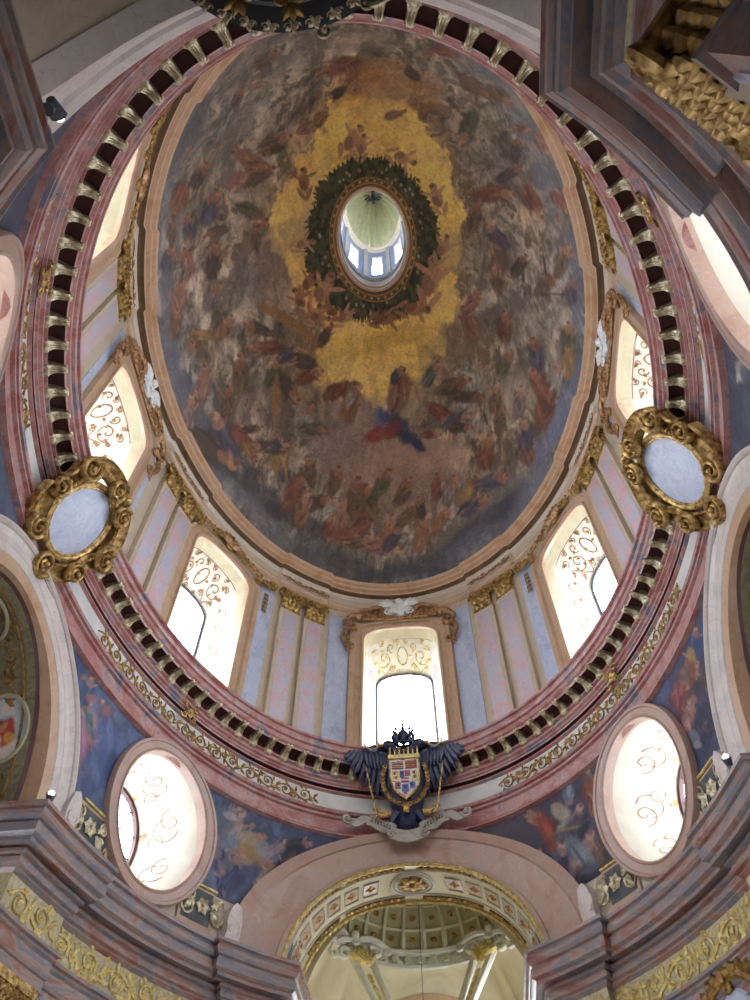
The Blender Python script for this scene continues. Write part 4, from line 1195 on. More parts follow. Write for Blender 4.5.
# ------------------------------------------------------------------ gilded crests over the windows
def make_crest(white):
    root = empty('window_crest')
    mb = MB()
    if white:
        for s in (-1, 1):
            c_scroll(mb, (s * .55, 24.6), (s * 1.2, 24.75), .18, .33, .2, .08, s, y=-.3, turns=1.5)
            c_scroll(mb, (s * 1.45, 24.35), (s * 2.05, 24.0), .12, .3, .1, .075, s, y=-.3, turns=1.5)
            c_scroll(mb, (s * 2.02, 23.6), (s * 2.05, 22.7), .2, .16, .14, .07, s, y=-.24, turns=1.4)
            for k in range(7):
                leaf(mb, (s * (.5 + .2 * k), 24.45 - .05 * k), PI / 2 + s * (-.6 + .2 * k), .4, .2, -.26, .1, 0, .3 * s)
            for k in range(4): leaf(mb, (s * 1.98, 23.3 - .25 * k), -PI / 2 + s * .5, .26, .14, -.2, .06, 0, .2)
        mb.tube([(-1.5 + 3.0 * q / 12, -.24, 24.2 + .14 * (1 - (q / 6 - 1) ** 2)) for q in range(13)], .06, 6)
        mb.build('gilded_scrollwork', M['rosegold'], root)
        st = MB()
        out = []
        for q in range(28):
            a = 2 * PI * q / 28
            r_ = .42 + .1 * math.cos(5 * a + .6)
            out.append((r_ * 1.15 * math.cos(a), 24.85 + r_ * math.sin(a)))
        st.poly(out, -.12, -.32)
        for s in (-1, 1):
            for k in range(4): leaf(st, (s * .2, 24.85 + .05 * k), PI / 2 - s * (.2 + .35 * k), .62, .22, -.32, .12, 0, -.3 * s)
            st.tube(spiral_pts((s * .4, 24.6), .2, 1.3, PI / 2, -s, 16, y=-.34), .05, 6)
            st.ball((s * .45, -.36, 25.1), .12, 7, 5)
        st.ball((0, -.38, 25.2), (.16, .12, .16), 8, 6); st.ball((0, -.4, 24.8), (.1, .06, .1), 8, 6)
        st.build('white_stucco_cartouche', M['stucco'], root)
    else:
        for s in (-1, 1):
            c_scroll(mb, (s * .1, 24.5), (s * .85, 24.45), .16, .16, .14, .055, s, y=-.26, turns=1.2)
            c_scroll(mb, (s * .95, 24.4), (s * 1.7, 23.95), .13, .13, .12, .05, s, y=-.26, turns=1.2)
            c_scroll(mb, (s * 1.6, 23.85), (s * 2.25, 23.9), .08, .22, -.12, .075, -s, y=-.28, turns=1.3)
            for k in range(9):
                leaf(mb, (s * (.15 + .2 * k), 24.5 - .06 * k), PI / 2 + s * (.7 - .25 * k), .34, .18, -.26, .09, 0, .3 * s)
            for k in range(5):
                leaf(mb, (s * 2.22, 23.72 - .22 * k), -PI / 2 + .5, .2, .12, -.1, .05); leaf(mb, (s * 2.22, 23.72 - .22 * k), -PI / 2 - .5, .2, .12, -.1, .05)
        mb.build('gilded_scrollwork', M['darkgold'], root)
        sh = MB()
        for k in range(7): leaf(sh, (0, 24.35), PI / 2 + (k - 3) * .4, .6, .22, -.3, .14)
        sh.build('gilded_shell', M['rosegold'], root)
    return root
pw, pd = None, None
for g in WINS:
    white = g in (90.0, 0.0, 180.0, -90.0)
    if g == -90.0: continue
    o = make_crest(white)
    bend_tree(o, bender(g, .5, 9))
    o.matrix_world = frame_at(g, .5, 0)
    tag(o, ('gilded white-centred crest on the ' if white else 'dull gilded acanthus crest on the ') + WN[g], 'ornament', 'crests above the drum windows')
# ================================================================== cornice ring under the drum
struct(ring('trim_5', [(.5, 17.45), (-.35, 17.42), (-.56, 17.34), (-.63, 17.3), (-.63, 17.22), (-.56, 17.2), (-.56, 17.16), (-.60, 17.12), (-.62, 17.04), (-.60, 16.97), (-.53, 16.94), (-.53, 16.9), (-.56, 16.86), (-.56, 16.76), (-.50, 16.72), (-.48, 16.66)], [M['rose']], n=360))
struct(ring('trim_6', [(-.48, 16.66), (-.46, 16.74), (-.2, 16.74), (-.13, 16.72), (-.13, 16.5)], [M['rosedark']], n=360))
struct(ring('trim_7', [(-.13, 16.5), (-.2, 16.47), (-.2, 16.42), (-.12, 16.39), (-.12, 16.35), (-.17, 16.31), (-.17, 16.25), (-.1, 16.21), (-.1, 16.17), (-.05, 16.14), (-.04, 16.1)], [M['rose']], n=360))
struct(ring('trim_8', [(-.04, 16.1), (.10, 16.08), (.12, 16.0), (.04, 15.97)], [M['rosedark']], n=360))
struct(ring('trim_9', [(.04, 15.97), (-.07, 15.95), (-.08, 15.9), (.0, 15.86)], [M['rose']], n=360))
struct(ring('trim_10', [(.0, 15.86), (.0, 15.3)], [M['pale']], n=360))
struct(ring('trim_11', [(.0, 15.3), (-.12, 15.28), (-.15, 15.22), (-.12, 15.17), (-.04, 15.15), (-.04, 15.12), (-.10, 15.09), (-.10, 15.03), (-.02, 15.0), (-.02, 14.8), (-.07, 14.77), (-.07, 14.6), (-.03, 14.58), (-.12, 14.55), (-.14, 14.48), (0, 14.44)], [M['rose']], n=360))

# consoles
def make_console():
    root = empty('console_bracket')
    mb = MB()
    # S profile in (y outward, z): from the lip back and down to the wall
    prof = [(-.33, .40), (-.36, .35), (-.35, .29), (-.29, .26), (-.22, .26), (-.16, .24), (-.1, .18), (-.07, .1), (-.04, .04), (.01, .02), (.04, .06)]
    w = .115
    for s in (-1, 1):
        pass
    def wd(y): return .62 + .45 * min(1, max(0, (y + .34) / .3)) ** 2
    P = []
    for k in range(5):
        x = -w + 2 * w * k / 4
        b = .03 * (1 - ((k - 2) / 2) ** 2)
        P.append([(x * wd(y), y - b * .8, z - b) for y, z in prof])
    mb.grid(P)
    for s in (-1, 1):
        side = [(s * w * wd(y), y, z) for y, z in prof] + [(s * w, .06, .42), (s * w * wd(-.32), -.32, .42)]
        n = len(side); vs = side + [(s * w, 0, .2)]
        mb.add(vs, [(k, (k + 1) % n, n) for k in range(n)])
        mb.tube([(s * (w + .01), -.02 + .07 * (1 - q / 14) * math.cos(q * .6), .12 + .07 * (1 - q / 14) * math.sin(q * .6)) for q in range(14)], .016, 4)
        mb.ball((s * w, -.02, .12), (.03, .05, .05), 6, 4)
    for k in (-1, 0, 1): mb.tube([(k * .055 * wd(y), y - .045, z - .04) for y, z in prof[1:9]], .018, 4)
    mb.ball((0, -.03, .06), (.125, .1, .085), 10, 7)
    for k in (-1, 1): mb.ball((k * .06, -.36, .34), .05, 6, 4)
    mb.build('scroll', M['palegold'], root, .9)
    return root
NC = 98
ts = np.linspace(0, 2 * PI, 7201)
Ls = np.concatenate([[0], np.cumsum(np.hypot(np.diff((A0 - .4) * np.cos(ts)), np.diff((B0 - .4) * np.sin(ts))))])
proto = None
for k in range(NC):
    g = math.degrees(np.interp((k + .5) / NC * Ls[-1], Ls, ts))
    gg = (g + 180) % 360 - 180
    if abs(gg - 90) < 8.5 or abs(gg) < 6.5 and gg < 4 or abs(abs(gg) - 180) < 6.5 and not (gg > 0 and gg < 176): continue
    if 228 < g < 262 and False: continue
    o = proto = make_console() if proto is None else None
    if o is None: o = copy_tree(P0)
    else: P0 = o
    proto = P0
    o.matrix_world = frame_at(g, -.15, 16.34)
    tag(o, 'gilded scroll bracket in the long row under the pink cornice lip', 'bracket', 'gilded brackets round the oval cornice')

# gilded scroll friezes on the pale band
def frieze(g0, g1, d, z, h, pitch, label, group, mat, thick=.03, seed=1):
    c = (g0 + g1) / 2
    mb = MB(surf_map(c, d))
    vine(mb, arc_s(g0, g1, d), h, z, pitch, thick, random.Random(seed), y=-.015, fill=1.3)
    rnd = random.Random(seed + 9); L_ = arc_s(g0, g1, d)
    for q in range(int(L_ * 9)): leaf(mb, (rnd.uniform(-L_ / 2, L_ / 2), z + rnd.uniform(-.4, .4) * h), rnd.uniform(0, 6.28), rnd.uniform(.07, .16), .06, -.01, .02)
    o = mb.build('scrollwork_relief', mat, None, .8)
    return tag(o, label, 'ornament', group)
G_F = 'gilded scrollwork on the pale frieze'
frieze(168, 114, 0, 15.58, .5, .62, 'gilded scroll relief on the pale frieze between the medallion-side cartouche and the eagle', G_F, M['darkgold'], .022, 1)
frieze(66, 13, 0, 15.58, .5, .62, 'gilded scroll relief on the pale frieze between the eagle and the glare-side cartouche', G_F, M['darkgold'], .022, 2)
frieze(-163, -112, 0, 15.58, .5, .62, 'gilded scroll relief on the rear pale frieze, medallion side', G_F, M['darkgold'], .022, 3)
frieze(-68, -17, 0, 15.58, .5, .62, 'gilded scroll relief on the rear pale frieze, glare side', G_F, M['darkgold'], .022, 4)
for g, nm in ((143.3, 'over the dim-side oval window'), (35.2, 'over the glaring oval window'), (-143, 'at the rear on the medallion side'), (-38, 'at the rear near the dark entablature')):
    root = empty('frieze_rosette')
    mb = MB()
    rosette(mb, (0, 0), .2, -.05, 5)
    for s in (-1, 1):
        for q in (-1, 1): mb.tube(spiral_pts((s * .2, q * .17), .12, 1.2, 0 if s > 0 else PI, s * q, 12, y=-.05), .03, 5)
    mb.build('gilded_knot', M['gold'], root, .8)
    root.matrix_world = frame_at(g, -.12, 16.02)
    tag(root, 'small gilded knot on the cornice ' + nm, 'ornament', 'gilded knots on the cornice')

# ================================================================== great arches and lower oval wall
#  half widths and heights of the openings (inner, outer)
ARCH = {90: dict(i=(3.25, 3.3), o=(4.33, 4.2), ax=0, z=10.5), -90: dict(i=(3.25, 3.05), o=(4.2, 3.86), ax=0, z=10.5),
        0: dict(i=(2.75, 3.35), o=(3.6, 4.15), ax=1, z=10.5), 180: dict(i=(2.75, 3.35), o=(3.6, 4.15), ax=1, z=10.5)}
OV = [143.5, 36.5, -143.5, -36.5]
OVR, OVZ, OVH = 1.5, 12.78, 1.74
ZLOW, ZTOP = 10.0, 14.6
def arch_coord(a, g, d=0):
    p = E(d, DEG(g)); return p.x if a['ax'] == 0 else p.y
def deg_of(key, c, d=0):
    """angle on the wall at lateral coordinate c of an arch"""
    if key == 90: return math.degrees(math.acos(max(-1, min(1, c / (A0 + d)))))
    if key == -90: return -math.degrees(math.acos(max(-1, min(1, c / (A0 + d)))))
    a = math.degrees(math.asin(max(-1, min(1, c / (B0 + d)))))
    return a if key == 0 else 180 - a
lower = struct(empty('wall_oval'))
for key, a in ARCH.items():
    w, h = a['i'][0] + .05, a['i'][1] + .05
    degs = [deg_of(key, -w * math.cos(PI * q / 48)) for q in range(49)]
    def iv(g, s, a=a, w=w, h=h):
        c = min(w, abs(arch_coord(a, g)))
        z = a['z'] + h * math.sqrt(max(0, 1 - (c / w) ** 2))
        return [(z, ZTOP)]
    wall_columns('wall_panel', degs, iv, 0, M['archrose'], lower)
def ov_half(c):
    lo, hi = c, c + 25
    for _ in range(40):
        m = (lo + hi) / 2
        if arc_s(c, m, 0) < OVR: lo = m
        else: hi = m
    hp = lo - c; lo, hi = 0, 25
    for _ in range(40):
        m = (lo + hi) / 2
        if arc_s(c, c - m, 0) < OVR: lo = m
        else: hi = m
    return lo, hp
OVE = {}
for c in OV:
    hm, hp = ov_half(c); OVE[c] = (hm, hp)
    degs = [c - hm + (hm + hp) * (1 - math.cos(PI * q / 40)) / 2 for q in range(41)]
    def iv(g, s, c=c):
        u = min(1, arc_s(c, g, 0) / OVR) if abs(g - c) > 1e-9 else 0
        h = OVH * math.sqrt(max(0, 1 - u * u))
        return [(ZLOW, OVZ - h), (OVZ + h, ZTOP)]
    wall_columns('wall_panel', degs, iv, 0, M['tan2'], lower)
def solid(g0, g1):
    wall_columns('wall_panel', [g0 + (g1 - g0) * q / 12 for q in range(13)], lambda g, s: [(ZLOW, ZTOP)], 0, M['tan2'], lower)
dF = 90 - deg_of(90, ARCH[90]['i'][0] + .05); dS = deg_of(0, ARCH[0]['i'][0] + .05)
for c in OV:
    hm, hp = OVE[c]
    lo = {36.5: (dS, 90 - dF), 143.5: (90 + dF, 180 - dS), -36.5: (-(90 - dF), -dS), -143.5: (-(180 - dS), -(90 + dF))}[c]
    solid(lo[0], c - hm); solid(c + hp, lo[1])

def archivolt(key, name, mats, steps, ext=.55, mi=None):
    """steps: (fraction from inner to outer curve, d) ; stilted a little below the springing"""
    a = ARCH[key]
    rows = []
    ph = [None] + [PI * q / 72 for q in range(73)] + [None]
    for k, p in enumerate(ph):
        row = []
        for fr, d in steps:
            X = a['i'][0] + (a['o'][0] - a['i'][0]) * fr; Zr = a['i'][1] + (a['o'][1] - a['i'][1]) * fr
            q = (PI if k == 0 else 0) if p is None else PI - p
            c, z = X * math.cos(q), a['z'] + Zr * math.sin(q) - (ext if p is None else 0)
            g = deg_of(key, c, d)
            row.append(tuple(E(d, DEG(g), z)))
        rows.append(row)
    mb = MB(); mb.grid(rows)
    if mi: mb.m = [mi[j % (len(steps) - 1)] for j in range(len(mb.m))]
    return mb.build(name, mats, None, .3)
struct(archivolt(90, 'trim_12', M['archrose'], [(-.02, .2), (-.02, -.1), (.06, -.12), (.08, -.08), (.74, -.1), (.76, -.16), (.82, -.18), (.9, -.22), (.98, -.24), (1.0, -.2), (1.0, 0)]))
struct(archivolt(-90, 'trim_13', M['archpale'], [(-.02, .2), (-.02, -.1), (.06, -.12), (.08, -.08), (.74, -.1), (.76, -.16), (.82, -.18), (.9, -.22), (.98, -.24), (1.0, -.2), (1.0, 0)]))
for key, nm, sg in ((180, 'trim_14', 1), (0, 'trim_15', -1)):
    struct(archivolt(key, nm, [M['archpale'], M['orange']], [(-.02, .2), (-.02, -.05), (.28, -.06), (.3, -.08), (.5, -.09), (.52, -.1), (.66, -.11), (.67, -.09), (.72, -.1), (.84, -.14), (.85, -.11), (.88, -.16), (.94, -.2), (1.0, -.19), (1.0, 0)], mi=[1, 1] + [0] * 12))
# scroll feet of the arches
def arch_foot(key, s, mat):
    a = ARCH[key]
    root = empty('arch_foot_scroll')
    mb = MB()
    out = [(-.42, 10.3), (.42, 10.3), (.44, 10.7), (.3, 11.0), (.36, 11.3), (.2, 11.65), (-.02, 11.8), (-.28, 11.7), (-.4, 11.3), (-.36, 10.9)]
    out = [(x * .62 * s, z) for x, z in out]
    mb.poly(out, .02, -.26, scale=.9)
    mb.tube(spiral_pts((s * .02, 11.1), .2, 1.4, PI / 2, s, 20, y=-.27), .035, 5)
    mb.tube([(s * (.2 - .3 * q / 8), -.27, 11.2 - .75 * q / 8 + .05 * math.sin(q)) for q in range(9)], .03, 5)
    mb.build('scroll', mat, root)
    root.matrix_world = frame_at(deg_of(key, s * (a['o'][0] + .02) * (1 if key in (90, 0) else 1)), 0, 0)
    return root
for key, s, m, lab in ((90, -1, 'archpale', 'grey stone scroll at the foot of the choir arch, dim-window side'), (90, 1, 'archpale', 'grey stone scroll at the foot of the choir arch, glare side'),
                  (180, 1, 'archpale', 'pale stone scroll at the foot of the medallion arch near the spotlight'), (0, 1, 'archpale', 'pale stone scroll at the foot of the glare-side arch')):
    tag(arch_foot(key, s, M[m]), lab, 'scroll', 'scrolls at the arch feet')

# ------------------------------------------------------------------ oval windows
def oval_window(idx, deg):
    w = struct(empty('window_%d' % idx)); w.matrix_world = frame_at(deg, 0, OVZ)
    def ov(rx, rz, y, n=56, cz=0, cx=0): return [(cx + rx * math.cos(2 * PI * q / n), y, cz + rz * math.sin(2 * PI * q / n)) for q in range(n)]
    mb = MB()
    st = [(1.42, 1.7, .12), (1.42, 1.7, -.17), (1.47, 1.75, -.2), (1.5, 1.78, -.16), (1.68, 1.93, -.17), (1.7, 1.95, -.2), (1.77, 2.01, -.2), (1.8, 2.03, -.14), (1.8, 2.03, .2)]
    cols = [ov(a, b, y) for a, b, y in st]
    mb.grid([[c[q] for c in cols] for q in range(56)], 0, True)
    mb.build('window_frame', M['archrose'], w)
    Dg = 1.95; gx, gz = 1.06, 1.34; GC = .35
    mb = MB()
    cols = [ov(1.42 + (gx - 1.42) * v, 1.7 + (gz - 1.7) * v, .1 + (Dg - .1) * v, cz=GC * v) for v in (0, .33, .66, 1)]
    mb.grid([[c[q] for c in cols] for q in range(56)], 0, True)
    mb.build('window_reveal', M['white'], w)
    mb = MB()
    cols = [ov(gx + .02, gz + .02, Dg - .12, cz=GC), ov(gx - .08, gz - .08, Dg - .12, cz=GC), ov(gx - .1, gz - .1, Dg, cz=GC)]
    mb.grid([[c[q] for c in cols] for q in range(56)], 0, True)
    mb.build('window_sash', M['rosedark'], w)
    mb = MB(); o = ov(gx, gz, Dg, cz=GC); mb.add(o + [(0, Dg, GC)], [(q, (q + 1) % 56, 56) for q in range(56)])
    mb.build('window_pane', M['glass'], w, 0)
    mb = MB()
    for x in (-.35, .35): mb.tube([(x, Dg - .03, -gz * .93 + GC), (x, Dg - .03, gz * .93 + GC)], .015, 4)
    for z in (-.5, .1, .7, 1.25):
        hw = gx * math.sqrt(1 - ((z - GC) / gz) ** 2); mb.tube([(-hw, Dg - .03, z), (hw, Dg - .03, z)], .024, 4)
    mb.build('window_glazing_bars', M['lead'], w)
    def rev(x, y, z):     # x angle, z depth 0..1
        v = z; rx, rz = 1.42 + (gx - 1.42) * v - .012 + y, 1.7 + (gz - 1.7) * v - .012 + y
        return (rx * math.cos(x), .1 + (Dg - .1) * v, GC * v + rz * math.sin(x))
    mb = MB(rev)
    for c in (-.5, .35, 1.2, 2.0, 2.9, 3.7):
        mb.tube([(c + .2 * math.cos(q * .5), 0, .5 + .2 * math.sin(q * .5)) for q in range(10)], .008, 4)
        mb.tube(spiral_pts((c + .15, .4), .2, 1.3, 0, 1, 16, y=0), .008, 4)
        mb.tube(spiral_pts((c - .2, .62), .15, 1.3, 2, -1, 14, y=0), .008, 4)
        leaf(mb, (c, .8), 2.3, .2, .1, 0, .01)
    mb.build('arabesque', M['rosegold'], w)
    bend_tree(w, bender(deg, 0, 1.5))
    portal_at(deg, Dg + .1, OVZ + GC, 2.2, 2.8)
for k, g in enumerate(OV): oval_window(9 + k, g)

# ------------------------------------------------------------------ pendentive paintings and gold panels
ZP = 11.86
def outer_z(key, g):
    a = ARCH[key]; w = a['o'][0] + .04; h = a['o'][1] + .04
    c = abs(arch_coord(a, g))
    return a['z'] + (h * math.sqrt(1 - (c / w) ** 2) if c < w else 0)
def pend(name, key, c, figs, base, base2, label, dabs=()):
    """the fresco between an arch and the middle axis of an oval window"""
    # start where the arch reaches the ring
    a = ARCH[key]
    gs = None
    w = a['o'][0] + .04; h = a['o'][1] + .04
    sgn = 1 if ((c - key + 540) % 360 - 180) > 0 else -1
    zz = 14.5 - a['z']
    cs = w * math.sqrt(max(0, 1 - min(1, zz / h) ** 2))
    cand = [deg_of(key, cs), deg_of(key, -cs)]
    gs = min(cand, key=lambda q: abs((q - c + 180) % 360 - 180))
    gs = c + ((gs - c + 180) % 360 - 180)
    n = 220; m = 110
    U, V, vs, fs, ok = [], [], [], [], []
    fr = OVR + .1
    for q in range(n + 1):
        g = gs + (c - gs) * q / n
        zl = max(ZP, outer_z(key, g)); s = arc_s(c, g, 0)
        for r_ in range(m + 1):
            z = 10.6 + (14.52 - 10.6) * r_ / m
            vs.append(tuple(E(-.015, DEG(g), z))); U.append(g); V.append(z)
    for q in range(n):
        g = gs + (c - gs) * (q + .5) / n
        s = arc_s(c, g, 0); zl = max(ZP, outer_z(key, g))
        for r_ in range(m):
            z = 10.6 + (14.52 - 10.6) * (r_ + .5) / m
            if z < zl - .05: continue
            if (s / fr) ** 2 + ((z - OVZ) / (OVH + .1)) ** 2 < .97: continue
            k = q * (m + 1) + r_
            fs.append((k, k + 1, k + m + 2, k + m + 1))
    o = mesh_obj(name, vs, fs, M['fresco'], None, None, 0)
    U, V = np.array(U), np.array(V)
    sc = 1 / 6.0
    cv = Canvas(U, V, L3(base))
    n1 = fbm(U * .12 + 20, V * .7 + 20, 7); n2 = fbm(U * .3 + 5, V * 1.9, 9)
    cv.wob = fbm(U * .5 + 60, V * 3 + 60, 43, 4)
    kk = np.clip((n1 - .42) / .16, 0, 1)[:, None]
    cv.C = cv.C * (1 - kk) + L3(base2) * kk
    kk = np.clip((n2 - .56) / .12, 0, 1)[:, None] * .4
    cv.C = cv.C * (1 - kk) + L3(tuple(min(255, x * 1.35) for x in base)) * kk
    rnd = random.Random(int(abs(c) * 7 + key))
    for d in figs:
        cv.figure(d[0:2], d[2:6], d[6] * 1.15, DEG(d[7]), tuple(x * 1.15 * .8 + y * .2 for x, y in zip(PAL[d[8]], L3(base))), L3((190, 150, 136)), rnd)
    for d in dabs: cv.dab(d[0:2], d[2:4], d[4:6], L3([x * .85 for x in d[6:9]]), .5, .8, .45)
    pigment(o, np.clip(cv.C * (1 + (cv.wob[:, None] - .5) * .4), 0, 1))
    return tag(o, label, 'fresco', 'frescoes between the arches and oval windows')
WF = WALLFIGS
def ringfigs(g, z, seed, n=7, sp=5):
    r = random.Random(seed)
    return [[g + r.uniform(-sp, sp), z + r.uniform(-.8, .8), -.22, 0, 0, .02, r.uniform(25, 50), r.uniform(40, 140), r.choice('PBLTRNY')] for _ in range(n)]
pend('fresco_painting', 180, 143.5, WF['L'], (84, 96, 124), (68, 80, 108), 'blue fresco of robed figures between medallion arch and dim oval window', WALLDABS['L'])
pend('fresco_painting', 90, 143.5, WF['M'], (84, 94, 118), (64, 74, 98), 'blue grey fresco of huddled figures between dim oval window and choir arch', WALLDABS['M'])
pend('fresco_painting', 90, 36.5, WF['N'], (62, 60, 76), (78, 70, 82), 'dark fresco of a mitred bishop in red between choir arch and glaring oval window', WALLDABS['N'])
pend('fresco_painting', 0, 36.5, WF['O'], (68, 72, 98), (54, 58, 80), 'blue fresco of small standing figures between glaring oval window and its side arch', WALLDABS['O'])
pend('fresco_painting', 0, -36.5, WF['Q'], (72, 74, 90), (60, 62, 78), 'dark rear fresco with a haloed figure in red behind the glare-side arch', WALLDABS['Q'])
pend('fresco_painting', 180, -143.5, ringfigs(-160, 12.6, 5), (72, 80, 100), (60, 66, 84), 'dark rear fresco behind the medallion arch')
pend('fresco_painting', -90, -36.5, ringfigs(-60, 12.6, 6), (72, 74, 90), (60, 62, 78), 'dark rear fresco between the back arch and the rear oval window, glare side')
pend('fresco_painting', -90, -143.5, ringfigs(-122, 12.6, 7), (72, 74, 90), (60, 62, 78), 'dark rear fresco between the back arch and the rear oval window, medallion side')

def gold_panel(key, c, label, pick=1):
    root = empty('rose_ornament')
    a = ARCH[key]
    cand = [deg_of(key, a['o'][0] + .35), deg_of(key, -a['o'][0] - .35)]
    g0 = min(cand, key=lambda q: abs((q - c + 180) % 360 - 180)); g0 = c + ((g0 - c + 180) % 360 - 180)
    sg = 1 if c > g0 else -1
    hm, hp = OVE[c]
    def zt(g): return ZP
    def frame_edge(g):
        s = arc_s(c, g, 0) if abs(g - c) > 1e-6 else 0
        u = s / (OVR + .25)
        return OVZ - (OVH + .25) * math.sqrt(1 - u * u) if u < 1 else 99
    gs = [g0 + (c - g0) * q / 40 for q in range(41)]
    # upper boundary follows the oval frame
    g1 = next((g for g in gs if frame_edge(g) < 11.35), c)
    gs = [g0 + (g1 - g0) * q / 24 for q in range(25)]
    mb = MB(); rows = []
    for g in gs:
        zt_ = min(ZP, frame_edge(g) + .02)
        t = DEG(g)
        rows.append([tuple(E(0, t, 10.6)), tuple(E(-.05, t, 10.62)), tuple(E(-.05, t, zt_ - .04)), tuple(E(0, t, zt_))])
    mb.grid(rows); mb.build('stone_field', M['tan'], root)
    mb = MB(); rows = []
    for k, g in enumerate(gs[2:-2]):
        zt_ = min(ZP, frame_edge(g)) - .1
        t = DEG(g); rows.append([tuple(E(-.055, t, 11.0)), tuple(E(-.06, t, max(11.02, zt_)))])
    mb.grid(rows); mb.build('dark_ground', M['navy'], root)
    mb = MB(); mb.tube([tuple(E(-.07, DEG(g), min(ZP, frame_edge(g)))) for g in gs], .035, 6); mb.build('gilded_edge', M['brightgold'], root)
    gm = (gs[2] + gs[15]) / 2
    mb = MB(surf_map(gm, -.06))
    rosette(mb, (0, 11.4), .22, -.03, 6)
    for s in (-1, 1):
        for q in (-1, 1):
            mb.tube(spiral_pts((s * .42, 11.4 + q * .14), .2, 1.3, 0 if s > 0 else PI, s * q, 16, y=-.02), .03, 5)
            leaf(mb, (s * .25, 11.4 + q * .05), (0 if s > 0 else PI) + q * .5, .4, .16, -.02, .05, 0, .3 * q)
    mb.build('gilded_scrollwork', M['palegold'], root, .8)
    return tag(root, label, 'ornament', 'gold panels under the oval windows')
gold_panel(180, 143.5, 'gilded rose panel below the dim oval window on its medallion-arch side')
gold_panel(90, 143.5, 'gilded rose panel below the dim oval window on its choir-arch side')
gold_panel(90, 36.5, 'gilded rose panel below the glaring oval window on its choir-arch side')
gold_panel(0, 36.5, 'gilded rose panel below the glaring oval window on its side-arch end')

# ================================================================== main entablature round the nave
def quad_path(sx, sy):
    """plan path of one diagonal bay, from the side arm to the choir/entrance arm"""
    dr, dd = -.12, .12
    P = [(10.5, 2.8)]
    def ell(d, g): return ((A0 + d) * math.cos(DEG(g)), (B0 + d) * math.sin(DEG(g)))
    t1 = math.degrees(math.asin(2.8 / (B0 + dr))); t2 = math.degrees(math.acos(3.2 / (A0 + dr)))
    P += [ell(dr, t1 + (25.5 - t1) * q / 6) for q in range(7)]
    P += [ell(dd, 25.5 + (54.5 - 25.5) * q / 20) for q in range(21)]
    P += [ell(dr, 54.5 + (t2 - 54.5) * q / 6) for q in range(7)]
    P += [(3.2, 12.5 if sy > 0 else 11.6)]
    return [(x * sx, y * sy) for x, y in P]
EP = [(0, 10.75), (.46, 10.66), (.57, 10.62), (.58, 10.54), (.51, 10.52), (.51, 10.48), (.55, 10.44), (.54, 10.36), (.50, 10.3), (.44, 10.28), (.44, 10.24), (.49, 10.21), (.49, 10.03), (.45, 10.0), (.4, 9.98), (.4, 9.9), (.12, 9.95), (.12, 9.88), (.23, 9.86), (.23, 9.8), (.15, 9.78), (.15, 9.74), (.19, 9.71), (.17, 9.63), (.1, 9.6), (.1, 9.56), (.02, 9.5)]
EP2 = [(.02, 9.5), (.02, 8.86)]
EP3 = [(.02, 8.86), (.16, 8.84), (.16, 8.78), (.1, 8.76), (.12, 8.7), (.07, 8.66), (.07, 8.46), (.11, 8.44), (.08, 8.38), (.04, 8.36), (.04, 8.16), (.08, 8.14), (.0, 8.08)]
k = 16
for sx, sy, nm in ((-1, 1, 'front_dim'), (1, 1, 'front_glare'), (-1, -1, 'rear_dim'), (1, -1, 'rear_glare')):
    side = 1 if sx * sy > 0 else -1
    path = quad_path(sx, sy)
    matE = M['rose2'] if sy > 0 else M['rose2']
    struct(sweep('trim_%d' % k, path, EP, [matE], side=side)); k += 1
    struct(sweep('trim_%d' % k, path, EP2, [M['friezegold']], side=side)); k += 1
    struct(sweep('trim_%d' % k, path, EP3, [matE], side=side)); k += 1
    struct(sweep('wall_%s' % nm, path, [(0, 8.1), (0, 0)], [M['wallgrey']], side=side))
# gilded relief on the entablature frieze
for g0, g1, sd, lab in ((155.5, 125.5, 1, 'broad gilded scroll frieze under the cornice below the dim oval window'), (54.5, 24.5, 2, 'broad gilded scroll frieze under the cornice below the glaring oval window')):
    mb = MB(surf_map((g0 + g1) / 2, .1))
    L = arc_s(g0, g1, .1)
    vine(mb, L, .6, 9.18, .8, .03, random.Random(sd), y=-.015, fill=1.2)
    rnd = random.Random(sd + 50)
    for q in range(int(L * 26)):
        leaf(mb, (rnd.uniform(-L / 2, L / 2), 9.18 + rnd.uniform(-.26, .26)), rnd.uniform(0, 6.28), rnd.uniform(.1, .24), .09, -.01, .03)
    tag(mb.build('scrollwork_relief', M['brightgold'], None, .8), lab, 'ornament', 'gilded scroll friezes of the main entablature')
for g0, g1, lab in ((163.5, 156, 'short gilded frieze piece on the projecting cornice by the medallion arch'), (62.5, 56, 'short gilded frieze piece on the projecting cornice at the choir arch, glare side'), (124, 117.5, 'short gilded frieze piece on the projecting cornice at the choir arch, dim side')):
    mb = MB(surf_map((g0 + g1) / 2, -.14)); L = arc_s(g0, g1, -.14)
    vine(mb, L, .6, 9.18, .8, .03, random.Random(9), y=-.015, fill=1.2)
    tag(mb.build('scrollwork_relief', M['brightgold'], None, .8), lab, 'ornament', 'gilded scroll friezes of the main entablature')

